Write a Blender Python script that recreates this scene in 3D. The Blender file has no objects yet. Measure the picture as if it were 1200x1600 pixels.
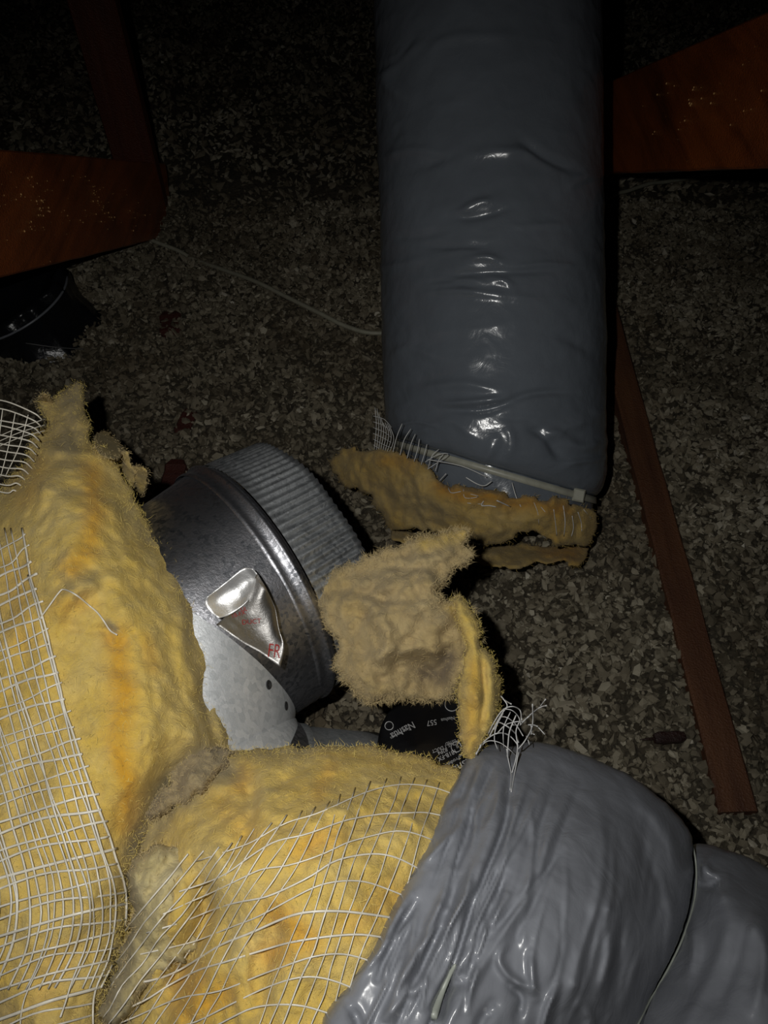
import bpy, math, random
import numpy as np
from mathutils import Vector, Matrix
from mathutils.bvhtree import BVHTree

random.seed(7)
rng = np.random.default_rng(7)
C = bpy.context.scene.collection
scene = bpy.context.scene

# ------------------------------------------------------------------ camera, world, flash, exposure
CAM_H = 1.05
PITCH = math.radians(52)
FPX = 1600 * 26.0 / 36.0
cam_data = bpy.data.cameras.new('camera')
cam_data.lens = 26
cam_data.sensor_fit = 'VERTICAL'
cam_data.sensor_height = 36
cam_data.sensor_width = 27
cam_data.clip_start = 0.02
cam = bpy.data.objects.new('camera', cam_data)
cam.location = (0, 0, CAM_H)
cam.rotation_euler = (math.pi / 2 - PITCH, 0, 0)
C.objects.link(cam)
scene.camera = cam

FWD = np.array([0, math.cos(PITCH), -math.sin(PITCH)])
UPV = np.array([0, math.sin(PITCH), math.cos(PITCH)])
RGT = np.array([1.0, 0, 0])
EYE = np.array([0, 0, CAM_H])

world = bpy.data.worlds.new('World')
scene.world = world
world.use_nodes = True
world.node_tree.nodes['Background'].inputs[0].default_value = (0.5, 0.6, 0.7, 1)
world.node_tree.nodes['Background'].inputs[1].default_value = 0.0006

# the phone's own flash: a small lamp a few centimetres up and to the left of its lens
fl = bpy.data.lights.new('flash', 'SPOT')
fl.energy = 13.5
fl.color = (1.0, 0.985, 0.945)
fl.spot_size = math.radians(118)
fl.spot_blend = 1.0
fl.shadow_soft_size = 0.005
flo = bpy.data.objects.new('flash', fl)
flo.location = Vector(EYE + RGT * -0.056 + UPV * 0.035)
flo.rotation_euler = (math.pi / 2 - PITCH - math.radians(9), 0, 0)
C.objects.link(flo)

scene.view_settings.view_transform = 'Standard'
scene.view_settings.look = 'None'
scene.view_settings.gamma = 1
scene.view_settings.use_curve_mapping = False
scene.view_settings.exposure = 0.0
scene.cycles.max_bounces = 6
scene.cycles.diffuse_bounces = 3


# ------------------------------------------------------------------ helpers
def P(u, v, t):
    """point seen at photo position (u, v) at distance t along the optical axis"""
    u = np.asarray(u, float); v = np.asarray(v, float); t = np.asarray(t, float)
    x = (u - 600) / FPX; y = -(v - 800) / FPX
    d = FWD + x[..., None] * RGT + y[..., None] * UPV
    return EYE + t[..., None] * d


def proj(p):
    d = np.asarray(p) - EYE
    w = d @ FWD
    return 600 + FPX * (d @ RGT) / w, 800 - FPX * (d @ UPV) / w, w


def floor_t(v, z=0.0):
    return (CAM_H - z) / (math.sin(PITCH) + (v - 800) / FPX * math.cos(PITCH))


def PF(u, v, z=0.0):
    return P(u, v, floor_t(v, z))


def _hash(i, j, k):
    h = (i * 374761393 + j * 668265263 + k * 2147483647) & 0xFFFFFFFF
    h = ((h ^ (h >> 13)) * 1274126177) & 0xFFFFFFFF
    h = ((h ^ (h >> 16)) * 2246822519) & 0xFFFFFFFF
    return ((h ^ (h >> 15)) & 0xFFFF) / 65535.0


def vnoise(p):
    p = np.asarray(p, float)
    f = np.floor(p); w = p - f; w = w * w * (3 - 2 * w)
    i, j, k = [f[..., a].astype(np.int64) + 100000 for a in range(3)]
    r = 0
    for a in (0, 1):
        for b in (0, 1):
            for c in (0, 1):
                ww = (w[..., 0] if a else 1 - w[..., 0]) * (w[..., 1] if b else 1 - w[..., 1]) * (w[..., 2] if c else 1 - w[..., 2])
                r = r + ww * _hash(i + a, j + b, k + c)
    return r * 2 - 1


def fbm(p, octs=4, gain=0.5):
    r = 0; a = 1.0; p = np.asarray(p, float)
    for o in range(octs):
        r = r + a * vnoise(p * (2.03 ** o) + o * 17.3); a *= gain
    return r


def tag(o, label=None, cat=None, group=None, kind=None):
    if label: o['label'] = label
    if cat: o['category'] = cat
    if group: o['group'] = group
    if kind: o['kind'] = kind
    return o


def empty(name, loc, label, cat, group=None):
    o = bpy.data.objects.new(name, None)
    o.location = Vector(loc)
    o.empty_display_size = 0.05
    C.objects.link(o)
    return tag(o, label, cat, group)


def world_loc(o):
    l = Vector((0, 0, 0))
    while o is not None:
        l += o.location; o = o.parent
    return l


def make(name, V, F, mat, parent=None, origin=None, smooth=True, attrs=None):
    """one mesh object from world-space vertices; F an int array (m,3|4) or list of lists"""
    V = np.asarray(V, float)
    if parent is not None:
        org = np.array(world_loc(parent)); loc = (0, 0, 0)
    else:
        if origin is None:
            origin = [V[:, 0].mean(), V[:, 1].mean(), V[:, 2].min()]
        org = np.array(origin, float); loc = tuple(org)
    me = bpy.data.meshes.new(name)
    if isinstance(F, np.ndarray):
        n, k = F.shape
        me.vertices.add(len(V)); me.vertices.foreach_set('co', (V - org).astype(np.float32).ravel())
        me.loops.add(n * k); me.loops.foreach_set('vertex_index', F.astype(np.int32).ravel())
        me.polygons.add(n)
        me.polygons.foreach_set('loop_start', (np.arange(n) * k).astype(np.int32))
        me.update(calc_edges=True)
        me.validate()
    else:
        me.from_pydata([tuple(x) for x in (V - org)], [], [list(map(int, f)) for f in F])
        me.update()
    me.polygons.foreach_set('use_smooth', np.full(len(me.polygons), smooth, dtype=bool))
    if attrs:
        for an, av in attrs.items():
            a = me.attributes.new(an, 'FLOAT', 'POINT')
            a.data.foreach_set('value', np.asarray(av, np.float32))
    if mat: me.materials.append(mat)
    o = bpy.data.objects.new(name, me)
    o.location = loc
    C.objects.link(o)
    if parent is not None: o.parent = parent
    return o


class MB:
    def __init__(s): s.V = []; s.F = []; s.n = 0
    def add(s, V, F):
        V = [tuple(x) for x in V]
        s.F += [[i + s.n for i in f] for f in F]; s.V += V; s.n += len(V)
    def tube(s, pts, r, sides=4, taper=None, cap=True):
        pts = np.asarray(pts, float)
        n = len(pts)
        tan = np.gradient(pts, axis=0)
        tan /= np.linalg.norm(tan, axis=1)[:, None] + 1e-12
        V = []
        ref = np.array([0.13, 0.27, 0.95])
        for i in range(n):
            a = np.cross(tan[i], ref); a /= np.linalg.norm(a) + 1e-9
            b = np.cross(tan[i], a)
            rr = r if taper is None else r * taper[i]
            for k in range(sides):
                q = 2 * math.pi * k / sides
                V.append(pts[i] + rr * (math.cos(q) * a + math.sin(q) * b))
        F = []
        for i in range(n - 1):
            for k in range(sides):
                k2 = (k + 1) % sides
                F.append([i * sides + k, i * sides + k2, (i + 1) * sides + k2, (i + 1) * sides + k])
        if cap:
            F.append(list(range(sides))[::-1]); F.append([(n - 1) * sides + k for k in range(sides)])
        s.add(V, F)
    def build(s, name, mat, parent=None, smooth=True, origin=None):
        return make(name, np.array(s.V), s.F, mat, parent, origin, smooth)


def spline(pts, per=6):
    """Catmull-Rom through points"""
    pts = np.asarray(pts, float)
    p = np.vstack([2 * pts[0] - pts[1], pts, 2 * pts[-1] - pts[-2]])
    out = []
    for i in range(1, len(p) - 2):
        for k in range(per):
            t = k / per
            a, b, c, d = p[i - 1], p[i], p[i + 1], p[i + 2]
            out.append(0.5 * (2 * b + (c - a) * t + (2 * a - 5 * b + 4 * c - d) * t * t + (3 * b - a - 3 * c + d) * t ** 3))
    out.append(p[-2])
    return np.array(out)


def seg_dist(U, poly, closed=False):
    """distance and nearest point from points U (n,2) to a polyline"""
    A = np.asarray(poly, float)
    B = np.roll(A, -1, axis=0) if closed else A[1:]
    if not closed: A = A[:-1]
    best = np.full(len(U), 1e18); near = np.zeros((len(U), 2))
    for a, b in zip(A, B):
        ab = b - a
        t = np.clip(((U - a) @ ab) / (ab @ ab + 1e-12), 0, 1)
        q = a + t[:, None] * ab
        d = ((U - q) ** 2).sum(1)
        m = d < best
        best[m] = d[m]; near[m] = q[m]
    return np.sqrt(best), near


def inside(U, poly):
    A = np.asarray(poly, float); B = np.roll(A, -1, axis=0)
    r = np.zeros(len(U), bool)
    for a, b in zip(A, B):
        if a[1] == b[1]: continue
        c = (a[1] > U[:, 1]) != (b[1] > U[:, 1])
        x = a[0] + (U[:, 1] - a[1]) * (b[0] - a[0]) / (b[1] - a[1])
        r ^= c & (U[:, 0] < x)
    return r


def rbf(ctrl):
    c = np.asarray(ctrl, float)
    X = c[:, :2] / 100.0; n = len(c)
    K = np.linalg.norm(X[:, None] - X[None], axis=2)
    A = np.zeros((n + 3, n + 3))
    A[:n, :n] = K + np.eye(n) * 0.02; A[:n, n] = 1; A[:n, n + 1:] = X; A[n, :n] = 1; A[n + 1:, :n] = X.T
    s = np.linalg.solve(A, np.concatenate([c[:, 2], [0, 0, 0]]))
    def f(U):
        Y = np.asarray(U, float) / 100.0
        return np.linalg.norm(Y[:, None] - X[None], axis=2) @ s[:n] + s[n] + Y @ s[n + 1:]
    return f


def ridge_sum(U, ridges):
    """each ridge: (polyline, width px, height m); width may be (left,right) for a sharp-sided fold"""
    r = np.zeros(len(U))
    for poly, w, a in ridges:
        pl = spline(poly, 5) if len(poly) > 2 else np.asarray(poly, float)
        d, _ = seg_dist(U, pl)
        # fade towards both ends
        L = np.linalg.norm(np.asarray(poly[0]) - np.asarray(poly[-1]))
        e0 = np.linalg.norm(U - np.asarray(poly[0]), axis=1); e1 = np.linalg.norm(U - np.asarray(poly[-1]), axis=1)
        fade = np.clip(np.minimum(e0, e1) / (0.25 * L + 1e-6), 0, 1)
        r += a * np.exp(-(d / w) ** 2) * (0.25 + 0.75 * fade)
    return r


SURF = {}


def solid(name, outline, ctrl, mat, parent=None, step=5, edge=40, puff=0.0, thick=0.06, back_edge=None,
          noise=0.004, nscale=25, nocts=4, jag=4, jagscale=0.06, ridges=(), spots=None, seed=0.0, billow=0.0, per=5, key=None, fine=0.0):
    """a thick soft body with the given outline, lying at the given distances: rounded rim, lumpy front, back `thick` behind"""
    ol = spline(np.vstack([outline, outline[:1]]), per)[:-1]
    # resample at even spacing then roughen
    dd = np.r_[0, np.cumsum(np.linalg.norm(np.diff(np.vstack([ol, ol[:1]]), axis=0), axis=1))]
    nn = max(24, int(dd[-1] / (step * 0.8)))
    s = np.linspace(0, dd[-1], nn, endpoint=False)
    cl = np.vstack([ol, ol[:1]])
    ol = np.stack([np.interp(s, dd, cl[:, 0]), np.interp(s, dd, cl[:, 1])], 1)
    if jag:
        q = np.concatenate([ol * jagscale, np.full((nn, 1), seed)], 1)
        ol = ol + jag * np.stack([fbm(q, 4, 0.6), fbm(q + 50, 4, 0.6)], 1)
    lo = ol.min(0) - 2 * step; hi = ol.max(0) + 2 * step
    nu = int((hi[0] - lo[0]) / step) + 1; nv = int((hi[1] - lo[1]) / step) + 1
    gu, gv = np.meshgrid(lo[0] + np.arange(nu) * step, lo[1] + np.arange(nv) * step, indexing='ij')
    U = np.stack([gu.ravel(), gv.ravel()], 1)
    ins = inside(U, ol)
    d, near = seg_dist(U, ol, True)
    ins2 = ins & (d > 0.25 * step)
    g = ins2.reshape(nu, nv)
    q_any = g[:-1, :-1] | g[1:, :-1] | g[:-1, 1:] | g[1:, 1:]
    idx = np.arange(nu * nv).reshape(nu, nv)
    quads = np.stack([idx[:-1, :-1], idx[:-1, 1:], idx[1:, 1:], idx[1:, :-1]], -1)[q_any]
    used = np.unique(quads)
    Uu = U[used].copy(); du = d[used].copy(); inn = ins2[used]
    Uu[~inn] = near[used][~inn]; du[~inn] = 0
    D = rbf(ctrl)(Uu)
    x = np.clip(du / edge, 0, 1); e = np.sqrt(np.clip(1 - (1 - x) ** 2, 0, 1))
    xb = np.clip(du / (back_edge or edge), 0, 1); eb = np.sqrt(np.clip(1 - (1 - xb) ** 2, 0, 1))
    base = P(Uu[:, 0], Uu[:, 1], D)
    nz = fbm(base * nscale + seed, nocts, 0.52) * noise
    if billow: nz += (np.abs(fbm(base * nscale * 0.55 + seed + 9, 3, 0.55)) * -1.0 + 0.3) * billow
    if fine: nz += fbm(base * 62 + seed + 4, 4, 0.6) * fine - np.abs(fbm(base * 38 + seed + 14, 3, 0.55)) * fine * 1.3
    nz = nz * np.clip(x * 2.5, 0, 1)
    front = D - puff * e - nz
    if ridges: front = front - ridge_sum(Uu, ridges) * np.clip(x * 3, 0, 1)
    back = D + thick * eb
    n = len(used)
    Vf = P(Uu[:, 0], Uu[:, 1], front)
    bi = np.where(inn)[0]
    Vb = P(Uu[bi, 0], Uu[bi, 1], back[bi])
    V = np.vstack([Vf, Vb])
    remap = -np.ones(nu * nv, int); remap[used] = np.arange(n)
    Ff = remap[quads]
    bmap = np.arange(n); bmap[bi] = n + np.arange(len(bi))
    Fb = bmap[Ff][:, ::-1]
    ok = ~(np.isin(Ff, np.where(~inn)[0]).all(1))
    F = np.vstack([Ff, Fb[ok]])
    at = {}
    rim = np.clip(1 - du / (edge * 0.9), 0, 1)
    at['rim'] = np.concatenate([rim, np.ones(len(bi))])
    for an in ('stain', 'dust'):
        val = np.zeros(n)
        for poly, w, a in (spots or {}).get(an, []):
            dd_, _ = seg_dist(Uu + 6 * np.stack([fbm(base * 40 + 3, 2), fbm(base * 40 + 7, 2)], 1), np.asarray(poly, float))
            val = np.maximum(val, a * np.exp(-(dd_ / w) ** 2))
        at[an] = np.concatenate([val, val[bi]])
    o = make(name, V, F, mat, parent, attrs=at)
    bv = BVHTree.FromPolygons([tuple(p) for p in Vf], [list(map(int, f)) for f in Ff])
    SURF[key or o.name] = bv
    o_data = dict(V=Vf, U=Uu, e=e, x=x, inn=inn, base=base)
    return o, o_data


def surf(key, u, v, lift=0.001, fallback=0.7):
    """where the view line through (u, v) meets a finished surface, lifted off it a little"""
    d = (P(u, v, 1.0) - EYE)
    dn = d / np.linalg.norm(d)
    h = SURF[key].ray_cast(Vector(EYE), Vector(dn))
    if h[0] is None:
        return None
    return np.array(h[0]) - dn * lift


def fuzz(name, dat, parent, mat, n, length=(0.004, 0.011), width=0.00035, edge_bias=1.5, seed=1, normal_push=0.5):
    """loose fibres standing off the surface; densest along the torn rim"""
    r = np.random.default_rng(seed)
    length = (length[0] * 0.75, length[1] * 0.62); width = width * 0.5; normal_push = normal_push * 0.8
    w = 0.22 + edge_bias * (1 - dat['x']) ** 2
    w = w / w.sum()
    i = r.choice(len(w), n, p=w)
    p = dat['V'][i] + r.normal(0, 0.0012, (n, 3))
    toward = EYE - p; toward /= np.linalg.norm(toward, axis=1)[:, None]
    # outward in the sheet: away from the local middle
    cen = dat['V'].mean(0)
    out = p - cen; out /= np.linalg.norm(out, axis=1)[:, None]
    dr = toward * normal_push * r.uniform(0.2, 1, (n, 1)) + r.normal(0, 0.75, (n, 3)) + out * (0.4 * (1 - dat['x'][i]))[:, None]
    dr /= np.linalg.norm(dr, axis=1)[:, None]
    L = r.uniform(length[0], length[1], n)[:, None]
    side = np.cross(dr, toward + r.normal(0, 0.2, (n, 3))); side /= np.linalg.norm(side, axis=1)[:, None] + 1e-9
    bend = r.normal(0, 0.35, (n, 3)) * L
    m = p + dr * L * 0.55 + bend * 0.3
    t = p + dr * L + bend
    V = np.stack([p - side * width, p + side * width, m + side * width * 0.8, m - side * width * 0.8, t], 1).reshape(-1, 3)
    b = np.arange(n)[:, None] * 5
    F = np.concatenate([np.concatenate([b, b + 1, b + 2], 1), np.concatenate([b, b + 2, b + 3], 1), np.concatenate([b + 3, b + 2, b + 4], 1)], 0)
    o = make(name, V, F, mat, parent)
    o['kind'] = 'stuff'
    return o


# ------------------------------------------------------------------ materials
def new_mat(name):
    m = bpy.data.materials.new(name); m.use_nodes = True
    nt = m.node_tree
    b = nt.nodes['Principled BSDF']
    return m, nt, b


def N(nt, t, **kw):
    n = nt.nodes.new(t)
    for k, v in kw.items():
        if k in n.inputs.keys() if hasattr(n.inputs, 'keys') else False: n.inputs[k].default_value = v
        else: setattr(n, k, v)
    return n


def noise_node(nt, scale, detail=4, rough=0.55, vec=None, dist=0.0):
    n = nt.nodes.new('ShaderNodeTexNoise')
    n.inputs['Scale'].default_value = scale; n.inputs['Detail'].default_value = detail
    n.inputs['Roughness'].default_value = rough; n.inputs['Distortion'].default_value = dist
    if vec is not None: nt.links.new(vec, n.inputs['Vector'])
    return n


def ramp(nt, src, stops):
    r = nt.nodes.new('ShaderNodeValToRGB')
    el = r.color_ramp.elements
    while len(el) < len(stops): el.new(0.5)
    for e, (p, c) in zip(el, stops):
        e.position = p
        e.color = (c, c, c, 1) if isinstance(c, (int, float)) else (*c, 1)
    nt.links.new(src, r.inputs['Fac'])
    return r


def mix(nt, a, b, fac):
    m = nt.nodes.new('ShaderNodeMix'); m.data_type = 'RGBA'
    for s, x in (('A', a), ('B', b)):
        i = [k for k in m.inputs if k.name == s and k.type == 'RGBA'][0]
        if isinstance(x, tuple): i.default_value = (*x, 1)
        else: nt.links.new(x, i)
    f = [k for k in m.inputs if k.name == 'Factor' and k.type == 'VALUE'][0]
    if isinstance(fac, float): f.default_value = fac
    else: nt.links.new(fac, f)
    return [k for k in m.outputs if k.type == 'RGBA'][0]


def math_node(nt, op, a, b):
    m = nt.nodes.new('ShaderNodeMath'); m.operation = op
    for i, x in enumerate((a, b)):
        if isinstance(x, (int, float)): m.inputs[i].default_value = x
        else: nt.links.new(x, m.inputs[i])
    return m.outputs[0]


def attr(nt, name):
    a = nt.nodes.new('ShaderNodeAttribute'); a.attribute_name = name
    return a.outputs['Fac']


def bump(nt, bsdf, h, strength, dist, prev=None):
    b = nt.nodes.new('ShaderNodeBump'); b.inputs['Strength'].default_value = strength; b.inputs['Distance'].default_value = dist
    nt.links.new(h, b.inputs['Height'])
    if prev is not None: nt.links.new(prev, b.inputs['Normal'])
    nt.links.new(b.outputs[0], bsdf.inputs['Normal'])
    return b.outputs[0]


def coord(nt, scale=None):
    t = nt.nodes.new('ShaderNodeNewGeometry')
    if scale is None: return t.outputs['Position']
    mp = nt.nodes.new('ShaderNodeMapping'); mp.inputs['Scale'].default_value = scale
    nt.links.new(t.outputs['Position'], mp.inputs['Vector'])
    return mp.outputs[0]


def wool(name, pale, mid, deep, dusty, stain, rim_dust=0.55):
    m, nt, b = new_mat(name)
    v = coord(nt)
    big = noise_node(nt, 14, 5, 0.6, v, 0.6)
    sm = noise_node(nt, 55, 5, 0.65, v, 1.0)
    c = ramp(nt, big.outputs['Fac'], [(0.30, pale), (0.52, mid), (0.72, deep)]).outputs[0]
    c2 = ramp(nt, sm.outputs['Fac'], [(0.36, mid), (0.66, pale)]).outputs[0]
    c = mix(nt, c, c2, 0.42)
    st = math_node(nt, 'MULTIPLY', attr(nt, 'stain'), ramp(nt, sm.outputs['Fac'], [(0.25, 0.55), (0.6, 1.0)]).outputs[0])
    c = mix(nt, c, stain, st)
    rd = math_node(nt, 'MULTIPLY', attr(nt, 'rim'), ramp(nt, noise_node(nt, 22, 4, 0.6, v).outputs['Fac'], [(0.38, 0.0), (0.62, rim_dust)]).outputs[0])
    du = math_node(nt, 'MAXIMUM', attr(nt, 'dust'), rd)
    c = mix(nt, c, dusty, du)
    fl = noise_node(nt, 230, 3, 0.6, v)
    c = mix(nt, c, (0.2, 0.15, 0.07), ramp(nt, fl.outputs['Fac'], [(0.72, 0.0), (0.77, 0.5)]).outputs[0])
    nt.links.new(c, b.inputs['Base Color'])
    b.inputs['Roughness'].default_value = 0.95
    b.inputs['Specular IOR Level'].default_value = 0.15
    b.inputs['Sheen Weight'].default_value = 0.15
    n1 = bump(nt, b, noise_node(nt, 90, 6, 0.7, v, 1.5).outputs['Fac'], 0.55, 0.006)
    bump(nt, b, noise_node(nt, 650, 3, 0.7, v, 2.0).outputs['Fac'], 0.5, 0.0014, n1)
    return m


YEL = wool('yellow_wool', (0.70, 0.540, 0.205), (0.68, 0.478, 0.104), (0.66, 0.42, 0.042), (0.30, 0.245, 0.14), (0.66, 0.34, 0.02))
BEI = wool('beige_wool', (0.52, 0.415, 0.22), (0.47, 0.355, 0.17), (0.42, 0.30, 0.10), (0.25, 0.19, 0.11), (0.62, 0.43, 0.08), 0.25)
PALE = wool('pale_wool', (0.66, 0.57, 0.34), (0.56, 0.46, 0.20), (0.50, 0.39, 0.12), (0.27, 0.22, 0.13), (0.6, 0.4, 0.08), 0.5)
DUSTY = wool('dusty_wool', (0.44, 0.35, 0.18), (0.32, 0.25, 0.14), (0.27, 0.21, 0.12), (0.2, 0.16, 0.1), (0.5, 0.35, 0.08), 0.4)
HEM = wool('dimmed_yellow_wool', (0.46, 0.34, 0.14), (0.43, 0.29, 0.08), (0.42, 0.24, 0.03), (0.27, 0.21, 0.11), (0.42, 0.20, 0.02), 0.35)  # darker copy of the yellow wool: flash falloff with distance painted in


def simple_fibre(name, col):
    m, nt, b = new_mat(name)
    nn = noise_node(nt, 60, 2, 0.5, coord(nt))
    nt.links.new(ramp(nt, nn.outputs['Fac'], [(0.3, tuple(x * 0.8 for x in col)), (0.7, col)]).outputs[0], b.inputs['Base Color'])
    b.inputs['Roughness'].default_value = 0.8
    b.inputs['Specular IOR Level'].default_value = 0.2
    return m


FZ_Y = simple_fibre('yellow_fibre', (0.72, 0.56, 0.17))
FZ_B = simple_fibre('beige_fibre', (0.55, 0.43, 0.22))
FZ_H = simple_fibre('dimmed_fibre', (0.42, 0.3, 0.1))  # same distance dimming put into the fibre colour


def plastic(name, col, rough, b1=0.25, b2=0.2):
    m, nt, b = new_mat(name)
    v = coord(nt)
    n = noise_node(nt, 9, 4, 0.5, v)
    nt.links.new(ramp(nt, n.outputs['Fac'], [(0.3, tuple(x * 0.88 for x in col)), (0.7, tuple(x * 1.1 for x in col))]).outputs[0], b.inputs['Base Color'])
    r = ramp(nt, noise_node(nt, 30, 3, 0.6, v).outputs['Fac'], [(0.35, rough * 0.85), (0.7, rough * 1.25)])
    nt.links.new(r.outputs[0], b.inputs['Roughness'])
    b.inputs['Specular IOR Level'].default_value = 0.5
    n1 = bump(nt, b, noise_node(nt, 28, 4, 0.55, v, 1.2).outputs['Fac'], b1, 0.01)
    bump(nt, b, noise_node(nt, 170, 3, 0.5, v, 0.8).outputs['Fac'], b2, 0.0012, n1)
    return m


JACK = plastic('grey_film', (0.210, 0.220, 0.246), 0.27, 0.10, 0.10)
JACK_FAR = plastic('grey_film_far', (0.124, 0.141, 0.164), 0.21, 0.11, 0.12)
BLK = plastic('black_film', (0.006, 0.006, 0.007), 0.33, 0.1, 0.1)
BLKD = plastic('black_plastic', (0.008, 0.009, 0.011), 0.22, 0.25, 0.2)


def flat(name, col, rough=0.6, metal=0.0, spec=0.5):
    m, nt, b = new_mat(name)
    n = noise_node(nt, 80, 3, 0.6, coord(nt))
    nt.links.new(ramp(nt, n.outputs['Fac'], [(0.3, tuple(x * 0.85 for x in col)), (0.7, tuple(min(1, x * 1.08) for x in col))]).outputs[0], b.inputs['Base Color'])
    b.inputs['Roughness'].default_value = rough; b.inputs['Metallic'].default_value = metal
    b.inputs['Specular IOR Level'].default_value = spec
    return m


STRAND = flat('scrim_strand', (0.74, 0.70, 0.60), 0.35)
STRAND_G = flat('grey_strand', (0.55, 0.55, 0.55), 0.4)
STRAND_F = flat('far_strand', (0.6, 0.6, 0.58), 0.35)
STRAP = flat('pale_strap', (0.34, 0.34, 0.28), 0.4)
CINCH = flat('cinch_strap', (0.30, 0.32, 0.28), 0.4)
PRINT_W = flat('white_print', (0.42, 0.42, 0.42), 0.6)
PRINT_R = flat('red_print', (0.30, 0.015, 0.012), 0.5)
HOLE = flat('dark_hole', (0.02, 0.02, 0.02), 0.8)
CABLE = flat('cable_sheath', (0.30, 0.29, 0.22), 0.5)


def metal(name, lo, hi, rough, spangle=260, met=1.0):
    m, nt, b = new_mat(name)
    v = coord(nt)
    vo = nt.nodes.new('ShaderNodeTexVoronoi'); vo.inputs['Scale'].default_value = spangle
    wn = noise_node(nt, 40, 3, 0.6, v)
    mp = nt.nodes.new('ShaderNodeVectorMath'); mp.operation = 'MULTIPLY_ADD'
    nt.links.new(wn.outputs['Color'], mp.inputs[0]); mp.inputs[1].default_value = (0.012, 0.012, 0.012); nt.links.new(v, mp.inputs[2])
    nt.links.new(mp.outputs[0], vo.inputs['Vector'])
    sep = nt.nodes.new('ShaderNodeSeparateColor'); nt.links.new(vo.outputs['Color'], sep.inputs[0])
    big = noise_node(nt, 16, 6, 0.7, v, 0.4)
    f = math_node(nt, 'ADD', math_node(nt, 'MULTIPLY', sep.outputs[0], 0.35), math_node(nt, 'MULTIPLY', big.outputs['Fac'], 0.65))
    c = ramp(nt, f, [(0.25, lo), (0.7, hi)]).outputs[0]
    nt.links.new(c, b.inputs['Base Color'])
    b.inputs['Metallic'].default_value = met
    rr = ramp(nt, f, [(0.2, rough + 0.12), (0.75, rough - 0.06)])
    nt.links.new(rr.outputs[0], b.inputs['Roughness'])
    n1 = bump(nt, b, sep.outputs[1], 0.12, 0.0008)
    bump(nt, b, noise_node(nt, 420, 4, 0.7, v).outputs['Fac'], 0.35, 0.0009, n1)
    return m


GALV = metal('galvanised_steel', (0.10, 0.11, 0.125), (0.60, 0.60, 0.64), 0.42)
GALV_LIT = metal('lit_galvanised_steel', (0.55, 0.58, 0.60), (0.90, 0.93, 0.96), 0.50, 190, 0.55)  # lighter copy of the steel: flash brightness on the facing gores, put into colour
GALV_D = metal('dull_galvanised_steel', (0.30, 0.32, 0.33), (0.58, 0.60, 0.61), 0.5, 260, 0.72)
FOIL = metal('foil', (0.8, 0.8, 0.8), (0.97, 0.97, 0.97), 0.42, 90, 0.75)
FOIL_B = metal('dull_foil', (0.30, 0.29, 0.28), (0.42, 0.41, 0.40), 0.42, 90)


GALV_C = metal('collar_steel', (0.16, 0.17, 0.18), (0.56, 0.585, 0.60), 0.46, 260, 0.86)


def wood(name, lo, hi, rough, axis, coat=0.0):
    m, nt, b = new_mat(name)
    sc = {'x': (2, 45, 45), 'y': (45, 2, 45), 'z': (45, 45, 2)}[axis] if isinstance(axis, str) else axis
    v = coord(nt, sc)
    g = noise_node(nt, 1.0, 5, 0.6, v, 0.8)
    bl = noise_node(nt, 6, 4, 0.6, coord(nt))
    f = math_node(nt, 'ADD', math_node(nt, 'MULTIPLY', g.outputs['Fac'], 0.6), math_node(nt, 'MULTIPLY', bl.outputs['Fac'], 0.4))
    nt.links.new(ramp(nt, f, [(0.3, lo), (0.68, hi)]).outputs[0], b.inputs['Base Color'])
    sp = noise_node(nt, 330, 2, 0.6, coord(nt))
    b.inputs['Coat Weight'].default_value = coat; b.inputs['Coat Roughness'].default_value = 0.12
    cb = nt.nodes.new('ShaderNodeBump'); cb.inputs['Strength'].default_value = 1.0; cb.inputs['Distance'].default_value = 0.006
    nt.links.new(noise_node(nt, 210, 3, 0.7, coord(nt)).outputs['Fac'], cb.inputs['Height']); nt.links.new(cb.outputs[0], b.inputs['Coat Normal'])
    nt.links.new(ramp(nt, sp.outputs['Fac'], [(0.45, rough), (0.72, rough * 0.5)]).outputs[0], b.inputs['Roughness'])
    n1 = bump(nt, b, g.outputs['Fac'], 0.3, 0.002)
    bump(nt, b, sp.outputs['Fac'], 0.9, 0.0022, n1)
    return m


WOOD = wood('red_brown_timber', (0.10, 0.024, 0.005), (0.50, 0.125, 0.026), 0.42, (20, 3.0, 26), 0.5)
RESIN = flat('resin_glint', (0.95, 0.55, 0.22), 0.25)  # pale bead colour stands in for flash glints on the resin
WOOD_P = wood('dark_post_timber', (0.05, 0.010, 0.004), (0.12, 0.028, 0.01), 0.6, 'z')
WOOD_B = wood('buried_timber', (0.055, 0.018, 0.008), (0.15, 0.062, 0.026), 0.75, 'y')
CHIP = wood('dark_chip', (0.012, 0.005, 0.004), (0.04, 0.014, 0.01), 0.7, 'x')


def fluff():
    m, nt, b = new_mat('loose_fill')
    a = attr(nt, 'tone')
    c = ramp(nt, a, [(0.0, (0.07, 0.058, 0.039)), (0.42, (0.23, 0.20, 0.142)), (0.75, (0.43, 0.39, 0.295)), (1.0, (0.64, 0.60, 0.50))]).outputs[0]
    n = noise_node(nt, 3.0, 4, 0.6, coord(nt))
    c = mix(nt, c, (0.13, 0.098, 0.06), ramp(nt, n.outputs['Fac'], [(0.45, 0.0), (0.75, 0.6)]).outputs[0])
    nt.links.new(c, b.inputs['Base Color'])
    b.inputs['Roughness'].default_value = 0.9
    b.inputs['Specular IOR Level'].default_value = 0.2
    bump(nt, b, noise_node(nt, 500, 3, 0.7, coord(nt)).outputs['Fac'], 0.5, 0.002)
    return m


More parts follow.
